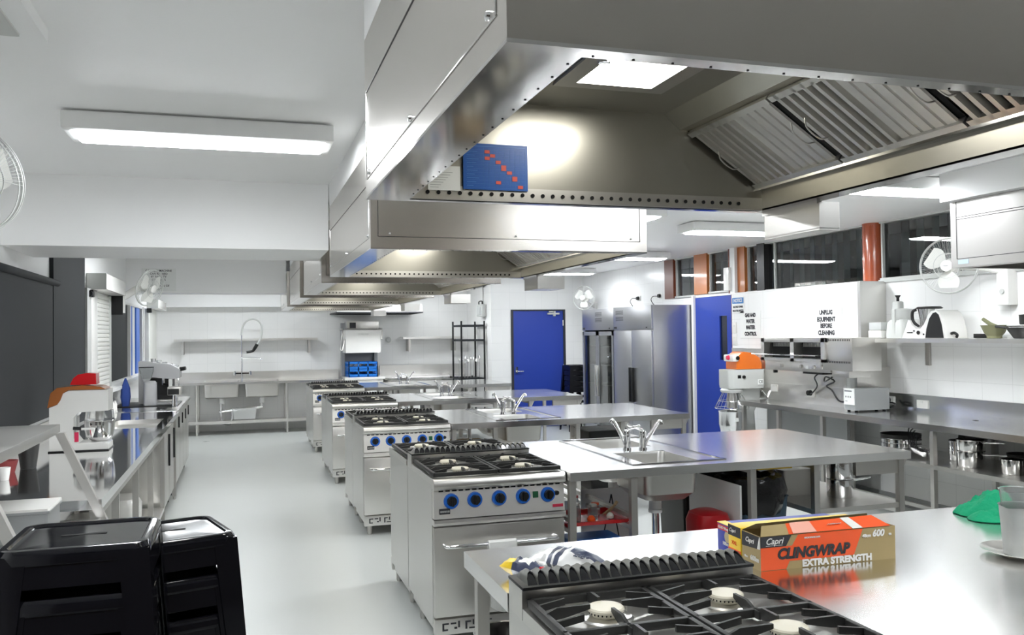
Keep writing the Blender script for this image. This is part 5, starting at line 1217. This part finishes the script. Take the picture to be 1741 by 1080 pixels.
MB().box(-.80, -.66, 10.24, 10.42, 1.03, 1.12, .004).build('housing', 'steel', o); B(-.795, -.68, 10.23, 10.24, 1.035, 1.10, .002).build('screen', 'black', o)
MB().cyl((-.73, 10.3, .905), (-.73, 10.3, 1.03), .03, .02, 18).build('stand', 'chrome', o)
tag(MB().loops([(.035, .05, .02, 0), (.05, .06, .03, .10), (.045, .05, .03, .20), (.008, .01, .005, .31)], (-1.25, 10.45, .912)).build('cloth_bundle', mat('navy_cloth', (.02, .05, .22), .8)), 'dark blue and white cloth bundle beside the coffee machine', 'cloth')
for i in range(3): tag(MB().lathe([(0, 0), (.022, 0), (.022, .07), (.01, .09), (.01, .10), (0, .10)], (-1.31+.0*i, 9.75+i*.16, .9005), 16).build('bottle', 'whitegloss'), ['nearest', 'middle', 'farthest'][i]+' of three small white bottles at the back of the far left bench', 'bottle', 'small white bottles on the left bench')

# caution sign on the far white beam
o = thing('wall_sign', 'white caution sign with black capitals on the far white beam', 'sign', (-1.03, 11.94, 2.27))
B(-1.235, -.82, 11.944, 11.949, 2.275, 2.565).build('sign_plate', 'paper', o)
for i, t in enumerate(('CAUTION MACHINE', 'CAN BE USED', 'BY FACILITY', 'STUDENTS', 'DIRECT', 'SUPERVISION OF', 'STAFF')):
    text(t, .038, 'ink', o, (-1.03, 11.9435, 2.535-i*.039), bold=.0006, sx=.9)

# ------------------------------------------------------------------ far wall
o = thing('pot_sink', 'double-bowl stainless sink bench along the far wall', 'sink', (.4, 15.8, 0))
MB().slab(-1.40, 1.69, 15.45, 16.19, .862, .9, [(-.64, -.07, 15.55, 16.05), (.03, .60, 15.55, 16.05)]).build('worktop', 'bench', o)
MB().box(-1.40, 1.69, 16.16, 16.195, .9, 1.05).build('splashback', 'steel', o)
for a, b in ((-.64, -.07), (.03, .60)):
    bb = MB().loops([((b-a)/2, .25, .03, .90), ((b-a)/2-.01, .245, .04, .64), ((b-a)/2-.05, .2, .05, .62)], ((a+b)/2, 15.80, 0), cap0=False).loops([((b-a)/2+.004, .254, .03, .866), ((b-a)/2-.006, .25, .04, .64), ((b-a)/2-.045, .2, .05, .615)], ((a+b)/2, 15.80, 0), cap0=False).build('sink_basin', 'steel', o, fix=False)
    MB().cyl(((a+b)/2, 15.8, .51), ((a+b)/2, 15.8, .62), .04).build('waste_fitting', 'white', bb)
MB().tube([(.31, 15.8, .52), (.31, 15.8, .46), (.25, 15.8, .43), (-.30, 15.8, .39), (-.40, 15.8, .37)], .026, 12).tube([(-.36, 15.8, .52), (-.36, 15.8, .25), (-.30, 15.8, .17), (-.22, 15.8, .17), (-.18, 15.8, .25), (-.18, 15.8, .38)], .026, 12).build('waste_pipe', 'chrome', o)
for x in (-1.3, -.75, .73, 1.6):
    for y in (15.5, 16.13): MB().cyl((x, y, 0), (x, y, .862), .02, n=14).build('leg', 'steel', o)
MB().box(-1.38, 1.66, 15.5, 16.06, .20, .215).box(-1.38, 1.66, 15.48, 15.5, .19, .24).build('undershelf', 'steel', o)
o = thing('spray_tap', 'tall pre-rinse spray tap with a looped hose over the far sinks', 'tap', (-.02, 15.80, .9))
MB().cyl((-.02, 15.80, .9), (-.02, 15.80, 1.72), .013).box(-.16, .14, 15.79, 15.81, 1.02, 1.045).cyl((-.14, 15.8, 1.0), (-.14, 15.8, 1.07), .022).cyl((.12, 15.8, 1.0), (.12, 15.8, 1.07), .022).build('tap_body', 'chrome', o)
MB().tube([(-.02, 15.78, 1.30), (.20, 15.7, 1.30), (.30, 15.66, 1.29), (.30, 15.66, 1.26)], .012).build('spout', 'chrome', o)
MB().tube([(-.02, 15.80, 1.70), (0, 15.78, 1.84), (.06, 15.75, 1.94), (.16, 15.72, 1.98), (.26, 15.7, 1.95), (.32, 15.7, 1.85), (.31, 15.7, 1.68), (.24, 15.7, 1.52)], .016, 10).build('hose', 'lightgrey', o)
MB().tube([(.24, 15.7, 1.54), (.20, 15.7, 1.47), (.16, 15.7, 1.42), (.06, 15.7, 1.40)], [.03, .03, .022, .02], 10).build('spray_head', 'black', o)
tag(MB().loops([(.18, .09, .02, 0), (.20, .11, .02, .17), (.21, .12, .02, .19)], (.02, 15.78, .241)).build('storage_tub', 'frost'), 'cloudy tub on the shelf under the far sinks', 'tub')
def wshelf(label, x0, x1, z_, br, y0=15.85):
    o = thing('wall_shelf', label, 'shelf', ((x0+x1)/2, 16.05, z_)); MB().box(x0, x1, y0, 16.198, z_, z_+.03).box(x0, x1, y0-.004, y0, z_-.01, z_+.03).build('shelf_board', 'steel', o)
    for x in br: B(x-.02, x+.02, 15.93, 16.198, z_-.24, z_-.001).build('bracket', 'steel_dull', o)
wshelf('empty stainless shelf on the far wall above the double sink', -1.13, 1.29, 1.61, (-1.0, 1.15))
wshelf('short stainless shelf on the far wall right of the dishwasher', 2.84, 4.0, 1.60, (2.98, 3.85))
o = thing('dishwasher', 'white hood dishwasher with its hood raised on the far wall', 'dishwasher', (2.05, 15.75, 0))
MB().box(1.75, 2.40, 15.42, 16.12, .12, .88, .005).box(1.72, 2.43, 15.40, 16.14, .88, .925, .003).build('base', 'whitegloss', o)
for x in (1.8, 2.35):
    for y in (15.48, 16.05): MB().cyl((x, y, 0), (x, y, .12), .022).build('leg', 'steel', o)
MB().box(1.72, 1.78, 15.95, 16.12, .925, 1.9).box(2.32, 2.38, 15.95, 16.12, .925, 1.9).box(1.78, 2.32, 16.08, 16.12, .925, 1.9).build('frame', 'grey', o)
MB().slab(1.74, 2.36, 15.42, 16.04, 1.36, 1.775, [(1.75, 2.35, 15.43, 16.03)]).box(1.74, 2.36, 15.42, 16.04, 1.765, 1.78).build('hood_cover', 'whitegloss', o)
MB().box(1.78, 2.34, 15.5, 16.04, 1.79, 1.92, .004).build('control_housing', 'steel', o); B(1.82, 1.93, 15.495, 15.5, 1.80, 1.90).build('display', 'ink', o)
MB().tube([(1.70, 16.0, 1.78), (1.69, 15.45, 1.76), (1.64, 15.40, 1.45), (1.68, 15.40, 1.42), (1.72, 15.45, 1.6)], .012, 8).tube([(2.40, 16.0, 1.80), (2.40, 15.45, 1.78), (2.37, 15.40, 1.60)], .012, 8).build('lift_handle', 'steel_dull', o)
text('STARLINE', .045, 'lightgrey', o, (2.05, 15.415, 1.69))
for i in range(2):
    o = thing('dish_rack', ['lower blue dish rack in the open dishwasher', 'upper blue dish rack stacked in the open dishwasher'][i], 'dish rack', (2.04, 15.72, .926+i*.135), group=None)
    z_ = .926+i*.136; m = MB(); x0, x1, y0, y1 = 1.79, 2.31, 15.46, 15.98
    for (za, zb) in ((0, .05), (.10, .134)):
        m.slab(x0, x1, y0, y1, z_+za, z_+zb, [(x0+.015, x1-.015, y0+.015, y1-.015)])
    for k in range(4):
        xx = x0+k*(x1-x0-.02)/3; m.box(xx, xx+.02, y0, y0+.015, z_, z_+.134).box(xx, xx+.02, y1-.015, y1, z_, z_+.134)
        yy = y0+k*(y1-y0-.02)/3; m.box(x0, x0+.015, yy, yy+.02, z_, z_+.134).box(x1-.015, x1, yy, yy+.02, z_, z_+.134)
    m.box(x0, x1, y0, y1, z_+.008, z_+.014); m.build('rack_body', 'blueside', o, smooth=False)
for i in range(3):
    tag(MB().lathe([(0, 0), (.028, 0), (.034, .11), (.031, .11), (.026, .004), (0, .004)], (1.85+i*.075, 15.55, 1.078), 16).build('drinking_glass', 'clear', fix=False), ['leftmost', 'middle', 'rightmost'][i]+' of three clear glasses standing in the upper blue rack', 'glass', 'glasses in the blue rack')
o = thing('exhaust_hood', 'low white exhaust hood above the dishwasher on the far wall', 'exhaust hood', (2.2, 15.5, 2.06))
MB().slab(1.55, 3.05, 15.05, 16.19, 2.08, 2.21, [(1.57, 3.03, 15.07, 16.18)]).box(1.55, 3.05, 15.05, 16.19, 2.20, 2.215).build('casing', 'whitegloss', o)
MB().slab(1.54, 3.06, 15.04, 16.195, 2.055, 2.08, [(1.6, 3.0, 15.1, 16.14)]).build('gutter', 'ink', o)
o = thing('wall_bench', 'stainless bench with splashback along the far wall right of the dishwasher', 'workbench', (3.2, 15.8, 0))
MB().box(2.45, 4.12, 15.5, 16.19, .86, .9, .002).build('worktop', 'bench', o); MB().box(2.45, 4.12, 16.16, 16.195, .9, 1.10).build('splashback', 'steel', o)
MB().box(2.5, 3.5, 15.55, 16.1, .12, .86).build('cupboard', 'whitegloss', o)
for x in (2.55, 3.4, 4.07): leg_sq(o, x, 15.53, .86)
tag(MB().lathe([(0, 0), (.05, 0), (.055, -.03), (.03, -.05), (0, -.05)], (2.62, 16.2, 1.58), 20, 'y').build('wall_dial', 'lightgrey'), 'small round fitting on the far wall between dishwasher and short shelf', 'fitting')
# wire rack
o = thing('wire_shelving', 'dark wire shelving unit by the corner, hung with utensils', 'shelving', (3.9, 15.1, 0))
X0, X1, Y0, Y1 = 3.69, 4.11, 14.78, 15.42
for x in (X0, X1):
    for y in (Y0, Y1): MB().cyl((x, y, 0), (x, y, 1.90), .0165, n=12).build('post', 'black', o)
for z_ in (.25, .85, 1.54, 1.80):
    m = MB().box(X0, X1, Y0-.008, Y0+.008, z_, z_+.035).box(X0, X1, Y1-.008, Y1+.008, z_, z_+.035).box(X0-.008, X0+.008, Y0, Y1, z_, z_+.035).box(X1-.008, X1+.008, Y0, Y1, z_, z_+.035)
    for i in range(14): m.cyl((X0+.03*(i+.5), Y0, z_+.03), (X0+.03*(i+.5), Y1, z_+.03), .003, n=5)
    m.build('wire_shelf', 'charcoal', o)
for i in range(14):
    x = 3.72+(i % 7)*.055; y = 14.9+(i//7)*.2
    tag(MB().cyl((x, y, .885), (x+.008*sin(i), y, 1.22+.03*sin(i*2.3)), .005, n=6).lathe([(0, 0), (.02, .01), (.014, .05), (0, .06)], (x+.008*sin(i), y, 1.20+.03*sin(i*2.3)), 10).build('whisk', 'chrome'), 'thin steel whisk or skewer standing upright on the dark wire shelving', 'utensil', 'steel utensils on the wire shelving')
# boxed light fitting on the corner wall
o = thing('emergency_light', 'white wall light box with a black handle at the corner above the wire shelving', 'wall light', (4.1, 14.85, 2.0))
MB().box(4.06, 4.158, 14.78, 15.1, 1.98, 2.20, .01).build('housing', 'lightgrey', o); B(4.052, 4.06, 14.82, 15.06, 2.01, 2.17).build('lens', 'frost', o)
MB().tube([(4.08, 14.80, 2.19), (4.08, 14.80, 2.25), (4.08, 15.0, 2.25), (4.08, 15.0, 2.19)], .012).build('handle', 'black', o)
MB().tube([(4.14, 14.95, 2.2), (4.15, 14.97, 2.4), (4.15, 15.0, 2.69)], .005, 6).build('power_cord', 'black', o)
tag(B(-1.30+.0, -1.0, 3.85, 4.2, 2.66, 2.70) .build('x', 'ceil')) if 0 else None
o = thing('ceiling_cassette', 'square white ceiling unit at the top left corner of the view', 'air unit', (-1.02, 2.8, 2.62))
MB().loops([(.40, .42, .01, 2.655), (.40, .42, .01, 2.70)], (-1.015, 2.78, 0)).build('frame', 'ceil', o)
MB().loops([(.33, .35, .01, 2.648), (.33, .35, .01, 2.656)], (-1.015, 2.78, 0)).build('grille_panel', 'lightgrey', o)

# ------------------------------------------------------------------ world and view
wd = bpy.data.worlds.new('world'); SC.world = wd; wd.use_nodes = True
wd.node_tree.nodes['Background'].inputs[0].default_value = (.55, .6, .7, 1); wd.node_tree.nodes['Background'].inputs[1].default_value = .015
vs_ = SC.view_settings; SC.display_settings.display_device = 'sRGB'
vs_.view_transform = 'Standard'; vs_.look = 'None'; vs_.gamma = 1; vs_.use_curve_mapping = False; vs_.exposure = 2.15
cy_ = SC.cycles; cy_.use_denoising = True; cy_.max_bounces = 12; cy_.diffuse_bounces = 6; cy_.glossy_bounces = 6; cy_.transmission_bounces = 8; cy_.sample_clamp_indirect = 12; cy_.blur_glossy = 1.0; cy_.caustics_reflective = True; cy_.caustics_refractive = False
